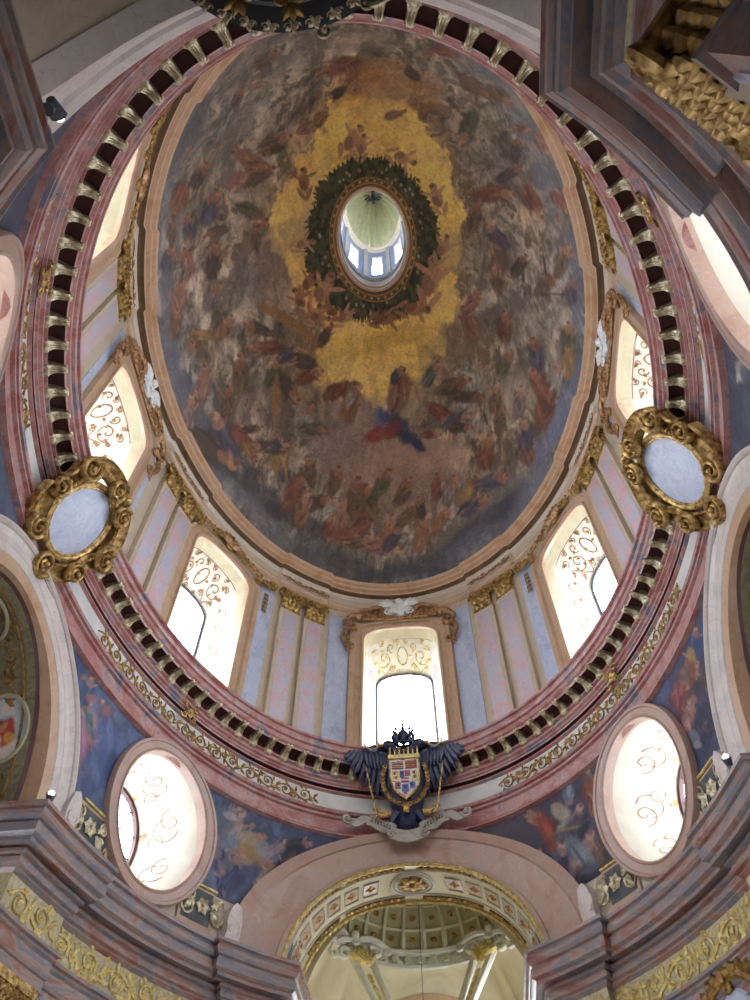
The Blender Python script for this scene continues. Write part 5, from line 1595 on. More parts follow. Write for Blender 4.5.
# composite capitals and pilasters below
def make_nave_pilaster():
    root = empty('nave_pilaster')
    w = .42
    mb = MB(); mb.box((0, -.06, 3.6), (w, .16, 3.5)); mb.box((0, -.1, .3), (w + .12, .24, .3)); mb.box((0, -.08, 7.15), (w + .03, .2, .05)); mb.build('shaft', M['rose2'], root)
    mb = MB(); mb.poly([(-w + .16, .8), (w - .16, .8), (w - .16, 6.9), (-w + .16, 6.9)], -.21, -.24, scale=.985); mb.build('inlaid_panel', M['wallgrey'], root)
    c = MB()
    c.box((0, -.05, 7.6), (w - .06, .17, .42))
    c.box((0, -.12, 8.04), (w + .14, .3, .06)); c.box((0, -.14, 7.96), (w + .08, .3, .03))
    for row, (zz, hh, cnt) in enumerate(((7.2, .26, 7), (7.36, .26, 6), (7.52, .26, 7), (7.68, .22, 6))):
        for k in range(cnt):
            x = -w + 2 * w * (k + .5) / cnt
            leaf(c, (x, zz), PI / 2, hh, .13, -.2 - .035 * row, .12); c.ball((x, -.33 - .035 * row, zz + hh * .92), .034, 6, 4)
            for s in (-1, 1): leaf(c, (x, zz + .1), PI / 2 - s * .7, hh * .7, .1, -.28 - .04 * row, .08)
    for s in (-1, 1):
        c.tube(spiral_pts((s * (w - .02), 7.78), .24, 1.8, PI / 2, -s, 26, y=-.36), [.075 * (1 - .6 * q / 25) for q in range(26)], 6)
        c.tube([(s * (w - .02) * (q / 8), -.34, 8.0 - .1 * math.sin(PI * q / 8)) for q in range(9)], .05, 6)
        c.ball((s * (w - .02), -.42, 7.78), .07, 6, 5)
    for s in (-1, 1):
        fl = MB(lambda x, y, z, s=s: (s * (w - .14 - y), -.02 + x, z))
        for row, (zz, hh) in enumerate(((7.2, .36), (7.42, .36), (7.6, .34))):
            for x in (-.14, 0, .14): leaf(fl, (x, zz), PI / 2, hh, .17, -.1 - .03 * row, .1)
        fl.tube(spiral_pts((0, 7.8), .17, 1.6, PI / 2, s, 20, y=-.16), [.05 * (1 - .5 * q / 19) for q in range(20)], 5)
        n0 = len(c.v); c.v += fl.v; c.f += [tuple(i + n0 for i in q) for q in fl.f]; c.m += fl.m
    rosette(c, (0, 7.95), .16, -.4, 6)
    c.build('gilded_capital', M['gold'], root)
    return root
proto = None
for g, lab in ((158.7, 'nave pilaster with gilded capital under the cornice by the medallion arch'), (57.8, 'nave pilaster with gilded capital at the choir arch, glare side'), (122.2, 'nave pilaster with gilded capital at the choir arch, dim side'),
               (21.3, 'nave pilaster with gilded capital under the cornice by the glare-side arch'), (-62.2, 'dark nave pilaster with gilded capital beside the organ, glare side'), (-55.0, 'dark nave pilaster one step farther from the organ, glare side'), (-21.3, 'rear nave pilaster with gilded capital by the glare-side arch'),
               (-121.5, 'dark nave pilaster with gilded capital beside the organ, medallion side')):
    o = proto = make_nave_pilaster() if proto is None else copy_tree(proto)
    o.matrix_world = frame_at(g, .12, 0)
    tag(o, lab, 'pilaster', 'nave pilasters under the main cornice')
# gilded wall cartouches between the pilasters
def wall_cartouche(g, z, lab):
    root = empty('wall_cartouche')
    mb = MB()
    for s in (-1, 1):
        c_scroll(mb, (s * .1, z + .75), (s * .75, z + .35), .14, .2, .12, .06, s, y=-.12)
        c_scroll(mb, (s * .8, z + .1), (s * .5, z - .75), .16, .16, .14, .055, s, y=-.12)
        for k in range(6): leaf(mb, (s * (.15 + .14 * k), z + .7 - .05 * k * k * .3), PI / 2 + s * (.4 - .3 * k), .32, .18, -.12, .1)
    mb.ball((0, -.15, z + .8), .12, 7, 5)
    mb.build('gilded_frame', M['darkgold'], root)
    mb = MB(); mb.poly([(.5 * math.cos(2 * PI * q / 24), z + .65 * math.sin(2 * PI * q / 24)) for q in range(24)], -.02, -.1); mb.build('shield', M['blue'], root)
    root.matrix_world = frame_at(g, .12, 0)
    return tag(root, lab, 'ornament', 'gilded wall cartouches under the main entablature')
wall_cartouche(35.5, 7.75, 'gilded cartouche on the wall below the entablature, glare side')
wall_cartouche(144.5, 7.3, 'gilded cartouche on the wall below the entablature, dim side')
def wall_frame(g0, g1, z0, z1, d, idx):
    """moulded panel frame on the nave wall"""
    mb = MB()
    A = [g0 + (g1 - g0) * q / 12 for q in range(13)]
    path = [tuple(E(d - .03, DEG(g), z0)) for g in A] + [tuple(E(d - .03, DEG(g), z1)) for g in reversed(A)]
    mb.tube(path, .09, 6, closed=True)
    struct(mb.build('trim_%d' % idx, M['rose2'], None))
wall_frame(-52, -28, 1.0, 7.6, .12, 40); wall_frame(52, 28, 1.0, 6.6, .12, 41); wall_frame(128, 152, 1.0, 6.2, .12, 42); wall_frame(-128, -152, 1.0, 7.6, .12, 43)
mb = MB(); mb.add([(-12, -14, 0), (12, -14, 0), (12, 22, 0), (-12, 22, 0)], [(0, 1, 2, 3)]); struct(mb.build('floor', M['floor']))
# ================================================================== side arms
def side_arm(s):
    key = 0 if s > 0 else 180
    root = struct(empty('wall_%s_arm' % ('glare' if s > 0 else 'medallion')))
    W, H = ARCH[0]['i']
    def pt(ph, x, ins=0.0):        # ph 0..pi over the barrel
        w, h = W - ins, H - ins
        return (s * x, w * math.cos(ph), 10.5 + h * math.sin(ph))
    def band(name, x0, x1, mat, ins0=0, ins1=0, n=60, xw=False):
        mb = MB(); rows = []
        for k in range(-1, n + 2):
            ph = PI * min(max(k, 0), n) / n
            dz = -.9 if k in (-1, n + 1) else 0
            y = W * math.cos(ph)
            xs = (A0 * math.sqrt(1 - (y / B0) ** 2) + .1) if xw else x0
            a, b = pt(ph, xs, ins0), pt(ph, x1, ins1)
            m_ = tuple((a[i] + b[i]) / 2 for i in range(3))
            rows.append([(p[0], p[1], p[2] + dz) for p in (a, m_, b)])
        mb.grid(rows); return mb.build(name, mat, root, .7)
    band('soffit_band', 7.3, 7.42, M['orange'], 0, 0, xw=True)
    band('soffit_edge', 7.42, 7.5, M['rosedark'], 0, .07)
    band('soffit_field', 7.5, 8.9, M['olive'], .07, .07)
    band('soffit_edge', 8.9, 8.96, M['rosedark'], .07, 0)
    band('soffit_band', 8.96, 10.6, M['tan2'], 0, 0)
    mb = MB(); mb.add([(s * 10.5, -2.9, 5.5), (s * 10.5, 2.9, 5.5), (s * 10.5, 2.9, 14.2), (s * 10.5, -2.9, 14.2)], [(0, 1, 2, 3)])
    mb.add([(s * 10.5, -2.9, 0), (s * 10.5, -1.3, 0), (s * 10.5, -1.3, 5.5), (s * 10.5, -2.9, 5.5)], [(0, 1, 2, 3)])
    mb.add([(s * 10.5, 2.9, 0), (s * 10.5, 1.3, 0), (s * 10.5, 1.3, 5.5), (s * 10.5, 2.9, 5.5)], [(0, 1, 2, 3)])
    mb.build('end_wall', M['tan2'], root)
    # painted medallions and gilded strapwork on the soffit
    Lt = PI * (W + H) / 2
    def sm(x, y, z):      # x along the arch (0 = crown, metres), z across (world x), y into the arch
        ph = PI / 2 - x / (Lt / PI)
        w, h = W - .07 + y, H - .07 + y
        return (s * z, w * math.cos(ph), 10.5 + h * math.sin(ph))
    for c in (-2.9, 2.9):
        med = MB(lambda x, y, z: sm(x, y, z))
        n = 40
        P = [[(c + rr * .66 * math.cos(2 * PI * q / n), -.01, 8.1 + rr * .48 * math.sin(2 * PI * q / n)) for rr in np.linspace(0, 1, 14)] for q in range(n)]
        med.grid(P, 0, True)
        o = med.build('painted_medallion', M['fresco'], root, 0)
        Uu = np.array([p[0] for row in P for p in row]) - c; Vv = np.array([p[2] for row in P for p in row]) - 8.1
        cv = Canvas(Uu, Vv, L3((176, 196, 216))); cv.wob = fbm(Uu * 9 + 9, Vv * 9 + 9, 3, 3)
        kk = np.clip((fbm(Uu * 5 + 4, Vv * 5 + 4, 8, 3) - .42) / .15, 0, 1)[:, None]; cv.C = cv.C * (1 - kk) + L3((220, 206, 190)) * kk
        cv.dab((.1, -.05), (.3, 0), (0, .2), L3((176, 70, 50)), .3); cv.dab((.2, -.12), (.12, 0), (0, .12), L3((206, 150, 80)), .3); cv.dab((.0, .06), (.1, .1), (-.05, .05), L3((190, 130, 100)), .3); cv.dab((-.12, .1), (.07, 0), (0, .06), L3((120, 80, 50)), .3)
        cv.dab((.25, .1), (.1, 0), (0, .1), L3((220, 190, 170)), .3)
        pigment(o, cv.C)
        mb = MB(lambda x, y, z: sm(x, y, z))
        mb.tube([(c + .7 * math.cos(2 * PI * q / 40), -.03, 8.1 + .52 * math.sin(2 * PI * q / 40)) for q in range(40)], .05, 6, closed=True)
        mb.build('medallion_frame', M['greencream'], root)
    mb = MB(lambda x, y, z: sm(x, -y if False else y, z))
    rnd = random.Random(4)
    def T(pts, r): mb.tube([(p[0], -.02, p[1]) for p in pts], r, 5)
    for x in np.arange(-4.4, 4.41, .44):
        if 2.3 < abs(x) < 3.65: continue
        for q in (-1, 1):
            T([(x + p[0], 8.28 + q * .26 + p[2]) for p in spiral_pts((0, 0), .18, 1.4, rnd.uniform(0, 6), q, 14, y=0)], .02)
            for _ in range(3): leaf(mb, (x + rnd.uniform(-.2, .2), 8.28 + rnd.uniform(-.45, .45)), rnd.uniform(0, 6), .2, .1, -.01, .03)
    for q in (-1, 1): T([(-4.6 + 9.2 * i / 60, 8.28 + q * .54) for i in range(61)], .03)
    mb.build('gilded_strapwork', M['darkgold'], root)
    for x0 in (0,):
        mb = MB(lambda x, y, z: sm(x, y, z))
        n = 30
        mb.tube([(x0 + .9 * math.cos(2 * PI * q / n), -.04, 8.28 + .42 * math.sin(2 * PI * q / n)) for q in range(n)], .045, 6, closed=True)
        mb.build('strapwork_frame', M['greencream'], root)
    l = portal_at(key, 3.25, 3, 2.6, 5)
side_arm(-1); side_arm(1)

# ================================================================== choir arch soffit
def choir_soffit():
    root = struct(empty('wall_choir_arch'))
    Wi, Hi = ARCH[90]['i']; YB = 12.05
    def f(u, v, k=0.0):      # u angle 0..pi, v 0..1 depth, k into the opening
        p = 2.0 + .45 * v
        c, s_ = math.cos(u), math.sin(u)
        W_, H_ = Wi + .1 * v - k, Hi - .12 * v - k
        cx = math.copysign(abs(c) ** (2 / p), c) * W_; cz = abs(s_) ** (2 / p) * H_
        yf = B0 * math.sqrt(max(0, 1 - (cx / A0) ** 2)) - .05
        return (cx, yf + (YB - yf) * v, 10.5 + cz)
    def band(name, v0, v1, mat, k=0.0, n=72):
        mb = MB(); rows = []
        for q in range(-1, n + 2):
            u = PI * min(max(q, 0), n) / n
            row = []
            for i in range(4):
                p = f(u, v0 + (v1 - v0) * i / 3, k)
                row.append((p[0], p[1], p[2] - (.7 if q in (-1, n + 1) else 0)))
            rows.append(row)
        mb.grid(rows); return mb.build(name, mat, root, .8)
    band('soffit_field', 0, 1, M['cream'])
    for v in (.015, .985):
        mb = MB(); n = 160
        mb.tube([f(PI * q / n, v, .03) for q in range(n + 1)], [.07 * (1 + .25 * math.sin(q * 1.9)) for q in range(n + 1)], 6); mb.build('gilded_rope_edge', M['brightgold'], root)
    for v in (.12, .88):
        for a, b in ((.16, .3), (.32, .485), (.515, .68), (.7, .84)):
            mb = MB(); mb.tube([f(PI * (a + (b - a) * q / 30), v, .01) for q in range(31)], [.065 * (1 + .4 * math.sin(q * 2.4)) for q in range(31)], 6); mb.build('laurel_band', M['darkgold'], root)
    for v in (.2, .8):
        mb = MB(); mb.tube([f(PI * q / 80, v, .01) for q in range(81)], .03, 5); mb.build('fillet', M['offwhite'], root)
    Lt = PI * 3.3
    def loc(u0):
        def g(x, y, z): return f(u0 + x / Lt * PI, .5 + z / 1.75, -y)
        return g
    for k, u in enumerate([.5 + s * (.105 + .058 * q) for s in (-1, 1) for q in range(6)]):
        c = PI * u
        mb = MB(loc(c)); w, h = .22, .26
        mb.tube([(-w, -.02, -h), (w, -.02, -h), (w, -.02, h), (-w, -.02, h)], .025, 4, closed=True); mb.build('coffer_frame', M['offwhite'], root)
        mb = MB(loc(c)); mb.add([(-w, -.006, -h), (w, -.006, -h), (w, -.006, h), (-w, -.006, h)], [(0, 1, 2, 3)]); mb.build('coffer_ground', M['tan'], root)
        mb = MB(loc(c)); rosette(mb, (0, 0), .15, -.02, 4); mb.build('gilded_flower', M['darkgold'], root)
    mb = MB(loc(PI / 2))
    for r_ in (.5, .4): mb.tube([(r_ * math.cos(2 * PI * q / 32), -.02, r_ * .95 * math.sin(2 * PI * q / 32)) for q in range(32)], .03, 5, closed=True)
    mb.build('rosette_ring', M['offwhite'], root)
    mb = MB(loc(PI / 2)); rosette(mb, (0, 0), .34, -.03, 8); mb.build('gilded_rosette', M['darkgold'], root)
    # painted grisaille panels low on both sides
    for s in (-1, 1):
        mb = MB(loc(PI / 2 - s * PI * .415))
        for q in range(5):
            x = -.5 + .25 * q
            mb.tube(spiral_pts((x, .2 * math.sin(q)), .16, 1.3, q, 1 if q % 2 else -1, 14, y=-.01), .02, 4)
            leaf(mb, (x, -.15), 1 + q, .3, .14, -.01, .03)
        mb.build('gilded_scrollwork', M['darkgold'], root)
        mb = MB(loc(PI / 2 - s * PI * .44)); mb.add([(-.5, -.004, -.45), (.5, -.004, -.45), (.5, -.004, .45), (-.5, -.004, .45)], [(0, 1, 2, 3)])
        mb.build('grisaille_panel', M['navy'], root)
choir_soffit()

# ================================================================== choir vault with a coffered dome
def choir():
    root = struct(empty('wall_choir'))
    X0, Y0, Y1 = 3.7, 12.05, 18.3; YC = (Y0 + Y1) / 2; HY = (Y1 - Y0) / 2
    ZR, RX, RY, HD2 = 14.75, 3.0, 2.85, 2.5
    zb = 10.2
    def bound(a):
        c, s_ = math.cos(a), math.sin(a)
        k = 1 / max(abs(c), abs(s_))
        ux, uy = c * k, s_ * k
        lat = uy if abs(c) >= abs(s_) else ux
        z = 10.6 + 3.25 * math.sqrt(max(0, 1 - (lat / .86) ** 2)) if abs(lat) < .86 else 10.6
        return Vector((ux * X0, YC + uy * HY, z))
    def ringp(a, r=1.0, z=ZR): return Vector((RX * r * math.cos(a), YC + RY * r * math.sin(a), z))
    n = 192
    mb = MB(); rows = []
    for q in range(n):
        a = 2 * PI * q / n
        b, t = bound(a), ringp(a)
        row = [tuple(b)]
        for i in range(1, 7):
            u = i / 6
            uu = math.sin(u * PI / 2)
            p = b.lerp(t, u); p.z = b.z + (t.z - b.z) * uu
            row.append(tuple(p))
        rows.append(row)
    mb.grid(rows, 0, True); mb.build('pendentive_field', M['cream'], root, .8)
    # ring entablature
    mb = MB(); rows = []
    for q in range(n):
        a = 2 * PI * q / n
        rows.append([tuple(ringp(a, r, z)) for r, z in ((1.02, ZR - .12), (.98, ZR - .1), (.98, ZR + .02), (1.0, ZR + .04), (1.0, ZR + .3), (.94, ZR + .34), (.94, ZR + .42), (.98, ZR + .46))])
    mb.grid(rows, 0, True); mb.build('dome_ring', M['offwhite'], root, .5)
    for q in range(40):
        a = 2 * PI * q / 40 + .05
        if math.sin(a) < -.2: continue
        mb = MB(); c = ringp(a, .985, ZR + .17)
        mb.box(tuple(c), (.09, .09, .1), rot=Matrix.Rotation(a, 3, 'Z')); mb.build('ring_block', M['greencream'], root)
    # coffered shell
    def dome2(a, e, k=0): return (RX * .97 * math.cos(a) * math.cos(e) * (1 - k), YC + RY * .97 * math.sin(a) * math.cos(e) * (1 - k), ZR + .45 + HD2 * math.sin(e) * (1 - k))
    mb = MB(); mb.grid([[dome2(2 * PI * q / 96, PI / 2 * i / 16) for i in range(17)] for q in range(96)], 0, True); mb.build('coffered_shell', M['coffer'], root, 1)
    mb = MB()
    for q in range(24):
        a = 2 * PI * q / 24
        mb.tube([dome2(a, PI / 2 * .92 * i / 12, .01) for i in range(13)], [.10 * (1 - .7 * i / 12) for i in range(13)], 4)
    for e in (.0, .17, .36, .55, .74, .92): mb.tube([dome2(2 * PI * q / 72, PI / 2 * e, .01) for q in range(72)], .06 * (1.1 - .5 * e), 4, closed=True)
    mb.build('coffer_ribs', M['greencream'], root, .5)
    mb = MB()
    for q in range(24):
        for e in (.085, .265, .455, .645):
            a = 2 * PI * (q + .5) / 24; p = dome2(a, PI / 2 * e, .015)
            if p[1] < YC - .6: continue
            mb.ball(p, .1 * (1.15 - e * .6), 6, 4)
    mb.build('gilded_coffer_flowers', M['darkgold'], root)
    # outer walls and barrels behind the four arches
    def barrel(dx, dy, mat, name, L, yscale):
        mb = MB(); rows = []
        for q in range(-1, 42):
            ph = PI * min(max(q, 0), 40) / 40
            lat = .86 * math.cos(ph); z = 10.6 + 3.25 * math.sin(ph) - (1.2 if q in (-1, 41) else 0)
            if dx: p = [(dx * (X0 + t), YC + lat * HY, z) for t in (0, L)]
            else: p = [(lat * X0, (Y1 if dy > 0 else Y0) + dy * t, z) for t in (0, L)]
            rows.append(p)
        mb.grid(rows); return mb.build(name, mat, root, .8)
    barrel(-1, 0, M['cream'], 'side_vault', 1.6, 1); barrel(1, 0, M['cream'], 'side_vault', 1.6, 1); barrel(0, 1, M['cream'], 'apse_vault', 3.0, 1)
    mb = MB(); rows = []
    for q in range(0, 73):
        u = PI * q / 72; pw = 2.45; c_, s_ = math.cos(u), math.sin(u)
        a_ = (math.copysign(abs(c_) ** (2 / pw), c_) * 3.36, 12.04, 10.5 + abs(s_) ** (2 / pw) * 3.19)
        rows.append([a_, (3.18 * c_, 12.06, 10.6 + 3.25 * s_), (3.9 * c_, 12.07, 10.6 + 4.3 * s_)])
    rows = [[(p[0], p[1], p[2] - 1.5) for p in rows[0]]] + rows + [[(p[0], p[1], p[2] - 1.5) for p in rows[-1]]]
    mb.grid(rows); mb.build('arch_face', M['cream'], root)
    # marble arch bands
    for s in (-1, 1):
        mb = MB(); mb.grid([[(s * (X0 - .06), YC + (.86 - k) * HY * math.cos(PI * q / 48), 10.6 + (3.25 - k * 3) * math.sin(PI * q / 48)) for k in (-.02, .0, .09, .1)] for q in range(49)]); mb.build('marble_arch_band', M['orange'], root, .5)
    mb = MB(); mb.grid([[((.88 - k) * X0 * math.cos(PI * q / 48), Y1 - .08, 10.6 + (3.3 - k * 3) * math.sin(PI * q / 48)) for k in (-.02, .0, .09, .1)] for q in range(49)]); mb.build('marble_arch_band', M['orange'], root, .5)
    # walls below and end walls; window in the glare-side vault
    mb = MB()
    def quad(a, b, z0, z1): mb.add([(a[0], a[1], z0), (b[0], b[1], z0), (b[0], b[1], z1), (a[0], a[1], z1)], [(0, 1, 2, 3)])
    quad((-X0, Y0), (-X0, Y1), 0, 10.6); quad((X0, Y0), (X0, Y1), 0, 10.6); quad((-X0, Y1), (-X0, 22), 0, 10.6); quad((X0, Y1), (X0, 22), 0, 10.6)
    quad((-X0, 21.3), (-1.3, 21.3), 0, 14.4); quad((1.3, 21.3), (X0, 21.3), 0, 14.4); quad((-1.3, 21.3), (1.3, 21.3), 0, 4); quad((-1.3, 21.3), (1.3, 21.3), 9, 14.4)
    quad((-X0 - 1.6, Y0), (-X0 - 1.6, Y1), 9, 14.4)
    quad((X0 + 1.6, Y0), (X0 + 1.6, YC - 1.2), 9, 14.4); quad((X0 + 1.6, YC + 1.6), (X0 + 1.6, Y1), 9, 14.4); quad((X0 + 1.6, YC - 1.2), (X0 + 1.6, YC + 1.6), 13.6, 14.4)
    quad((-3.2, 12.05), (-X0, 12.05), 0, 14.4); quad((3.2, 12.05), (X0, 12.05), 0, 14.4)
    mb.build('choir_wall', M['cream'], root)
    mb = MB(); mb.add([(X0 + 1.62, YC - 1.2, 9), (X0 + 1.62, YC + 1.6, 9), (X0 + 1.62, YC + 1.6, 13.6), (X0 + 1.62, YC - 1.2, 13.6)], [(0, 1, 2, 3)]); mb.build('window_pane', M['glass'], root)
    o = portal(Matrix.Translation((X0 + 1.8, YC + .2, 11.3)) @ Matrix(((0, 0, 1, 0), (1, 0, 0, 0), (0, 1, 0, 0), (0, 0, 0, 1))), 2.6, 4.4)
    o = portal(Matrix.Translation((0, 21.5, 6.5)) @ Matrix(((1, 0, 0, 0), (0, 0, 1, 0), (0, -1, 0, 0), (0, 0, 0, 1))), 2.4, 4.8)
    # stucco scroll consoles with gilded shells in the pendentives
    def console(x, lab):
        s = 1 if x > 0 else -1
        r0 = empty('vault_cartouche')
        mb = MB()
        for q in (-1, 1):
            pts, rad = [], []
            sp = spiral_pts((q * .62, .55), .26, 1.3, PI if q > 0 else 0, -q, 16, y=-.15)
            for i, p in enumerate(reversed(sp)): pts.append(p); rad.append(.07 + .04 * i / 15)
            pts += [(q * (.36 - .16 * i / 10 + .0), -.15, .35 - 2.3 * i / 10) for i in range(11)]; rad += [.13 - .003 * i for i in range(11)]
            mb.tube(pts, rad, 8)
            c_scroll(mb, (q * .1, 1.05), (q * 1.1, .75), .1, .2, .16, .08, q, y=-.2)
        mb.ball((0, -.3, 1.15), .16, 8, 6)
        mb.build('white_scroll', M['offwhite'], r0)
        mb = MB()
        for k_ in range(7): leaf(mb, (0, .0), PI / 2 + (k_ - 3) * .3, .75, .26, -.2, .16)
        for k_ in range(8): leaf(mb, (0, -.2 - .22 * k_), -PI / 2, .3, .2, -.12, .08)
        mb.build('gilded_shell', M['brightgold'], r0)
        yw = 16.6
        ry = math.atan2(-x, 2.4)
        r0.matrix_world = Matrix.Translation((x, yw, 14.0)) @ Matrix.Rotation(-s * .55, 4, 'Z') @ Matrix.Rotation(-.35, 4, 'X') @ Matrix.Rotation(s * .3, 4, 'Y')
        return tag(r0, lab, 'ornament', 'stucco cartouches in the choir vault')
    console(-1.95, 'white stucco scroll with golden shell in the choir vault, medallion side')
    console(1.95, 'white stucco scroll with golden shell in the choir vault, glare side')
choir()
mb = MB(); mb.tube([(-.02, 15.2, 17.5), (-.02, 15.2, 5.6)], .012, 5)
tag(mb.build('lamp_cable', M['lead']), 'thin lamp cable hanging from the coffered choir dome', 'cable')

# ================================================================== entrance arm behind the camera (holds the organ)
def rear():
    root = struct(empty('wall_entrance'))
    mb = MB(); W, H = ARCH[-90]['i']
    mb.grid([[(W * math.cos(PI * q / 40), -y, 10.5 + H * math.sin(PI * q / 40)) for y in (B0 * math.sqrt(1 - (W * math.cos(PI * q / 40) / A0) ** 2) - .05, 11.5, 14)] for q in range(41)]); mb.build('rear_vault', M['tan2'], root, .8)
    mb = MB(); mb.add([(-3.6, -14, 0), (3.6, -14, 0), (3.6, -14, 14), (-3.6, -14, 14)], [(0, 1, 2, 3)])
    for s in (-1, 1): mb.add([(s * 3.25, -9, 0), (s * 3.25, -14, 0), (s * 3.25, -14, 10.7), (s * 3.25, -9, 10.7)], [(0, 1, 2, 3)])
    mb.build('rear_wall', M['tan2'], root)
rear()

def organ():
    root = empty('organ_case')
    cy, R_ = -11.35, 1.72
    zc = 12.0
    def circ(r, z, n=64): return [(r * math.cos(2 * PI * q / n), cy + r * math.sin(2 * PI * q / n), z) for q in range(n)]
    prof = [(.0, zc - 1.6), (.6, zc - 1.55), (1.0, zc - 1.2), (1.25, zc - .7), (1.3, zc - .3), (1.42, zc - .26), (1.46, zc - .2), (1.4, zc - .14), (1.42, zc - .08), (1.62, zc - .04), (1.68, zc), (R_, zc + .02), (R_, zc + .1), (R_ - .04, zc + .14), (R_ - .04, zc + .26), (R_, zc + .3), (R_ - .1, zc + .36), (R_ - .1, zc + 2.2), (R_ + .0, zc + 2.25), (R_, zc + 2.35), (0, zc + 2.4)]
    mb = MB(); rows = [[(r * math.cos(2 * PI * q / 96), cy + r * math.sin(2 * PI * q / 96), z) for r, z in prof] for q in range(96)]
    mb.grid(rows, 0, True); mb.build('turret', M['black'], root, .5)
    mb = MB(); mb.box((0, cy - 1.2, 10.5), (2.9, .7, 3.2)); mb.build('case_body', M['black'], root)
    # gilded leaf ornaments under the cap and along its edge
    for a in (62, 88, 112, 138):
        t = DEG(a)
        mb = MB()
        for k in range(5): leaf(mb, (0, 0), PI / 2 + (k - 2) * .6, .2, .1, -.02, .05)
        for k in range(3): leaf(mb, (0, 0), -PI / 2 + (k - 1) * .6, .22, .1, -.02, .05)
        for s in (-1, 1): mb.tube(spiral_pts((s * .13, .05), .08, 1.2, 0, s, 12), .02, 5)
        o = mb.build('gilded_leaf_ornament', M['gold'], root, .8)
        # lies on the underside, facing down
        o.matrix_world = Matrix.Translation((1.45 * math.cos(t), cy + 1.45 * math.sin(t), zc - .3)) @ Matrix.Rotation(t - PI / 2, 4, 'Z') @ Matrix.Rotation(PI * .36, 4, 'X')
    for k in range(9):
        a = 54 + 9 * k; t = DEG(a)
        mb = MB()
        w = R_ * DEG(7) / 2
        for s in (-1, 1): mb.tube(spiral_pts((s * w * .5, 0), .05, 1.2, 0 if s > 0 else PI, s, 12, y=0), .012, 4)
        for j in range(4): leaf(mb, (0, 0), j * PI / 2 + .4, .1, .06, 0, .02)
        o = mb.build('gilded_frieze_ornament', M['palegold'], root, .8)
        o.matrix_world = Matrix.Translation(((R_ - .06) * math.cos(t), cy + (R_ - .06) * math.sin(t), zc - .03)) @ Matrix.Rotation(t - PI / 2, 4, 'Z') @ Matrix.Rotation(PI * .5, 4, 'X')
    # pierced gilded crest that curls out at the side
    mb = MB()
    c_scroll(mb, (0, 0), (.55, .12), .1, .12, .1, .035, 1, y=0)
    c_scroll(mb, (.5, .1), (.85, -.05), .08, .1, .08, .03, -1, y=0)
    for j in range(5): leaf(mb, (.1 + .13 * j, .08), PI / 2 - .4 + .2 * j, .2, .1, 0, .03)
    o = mb.build('gilded_side_scroll', M['palegold'], root, .8)
    o.matrix_world = Matrix.Translation((.32, -9.66, 12.45)) @ Matrix.Rotation(-.28, 4, 'Z') @ Matrix.Rotation(.9, 4, 'X')
    mb = MB()
    c_scroll(mb, (0, 0), (-.5, .1), .09, .1, .1, .03, -1, y=0)
    o = mb.build('gilded_side_scroll', M['palegold'], root, .8)
    return tag(root, 'black organ case with gilded leaf ornaments overhead at the picture top', 'organ')
organ()

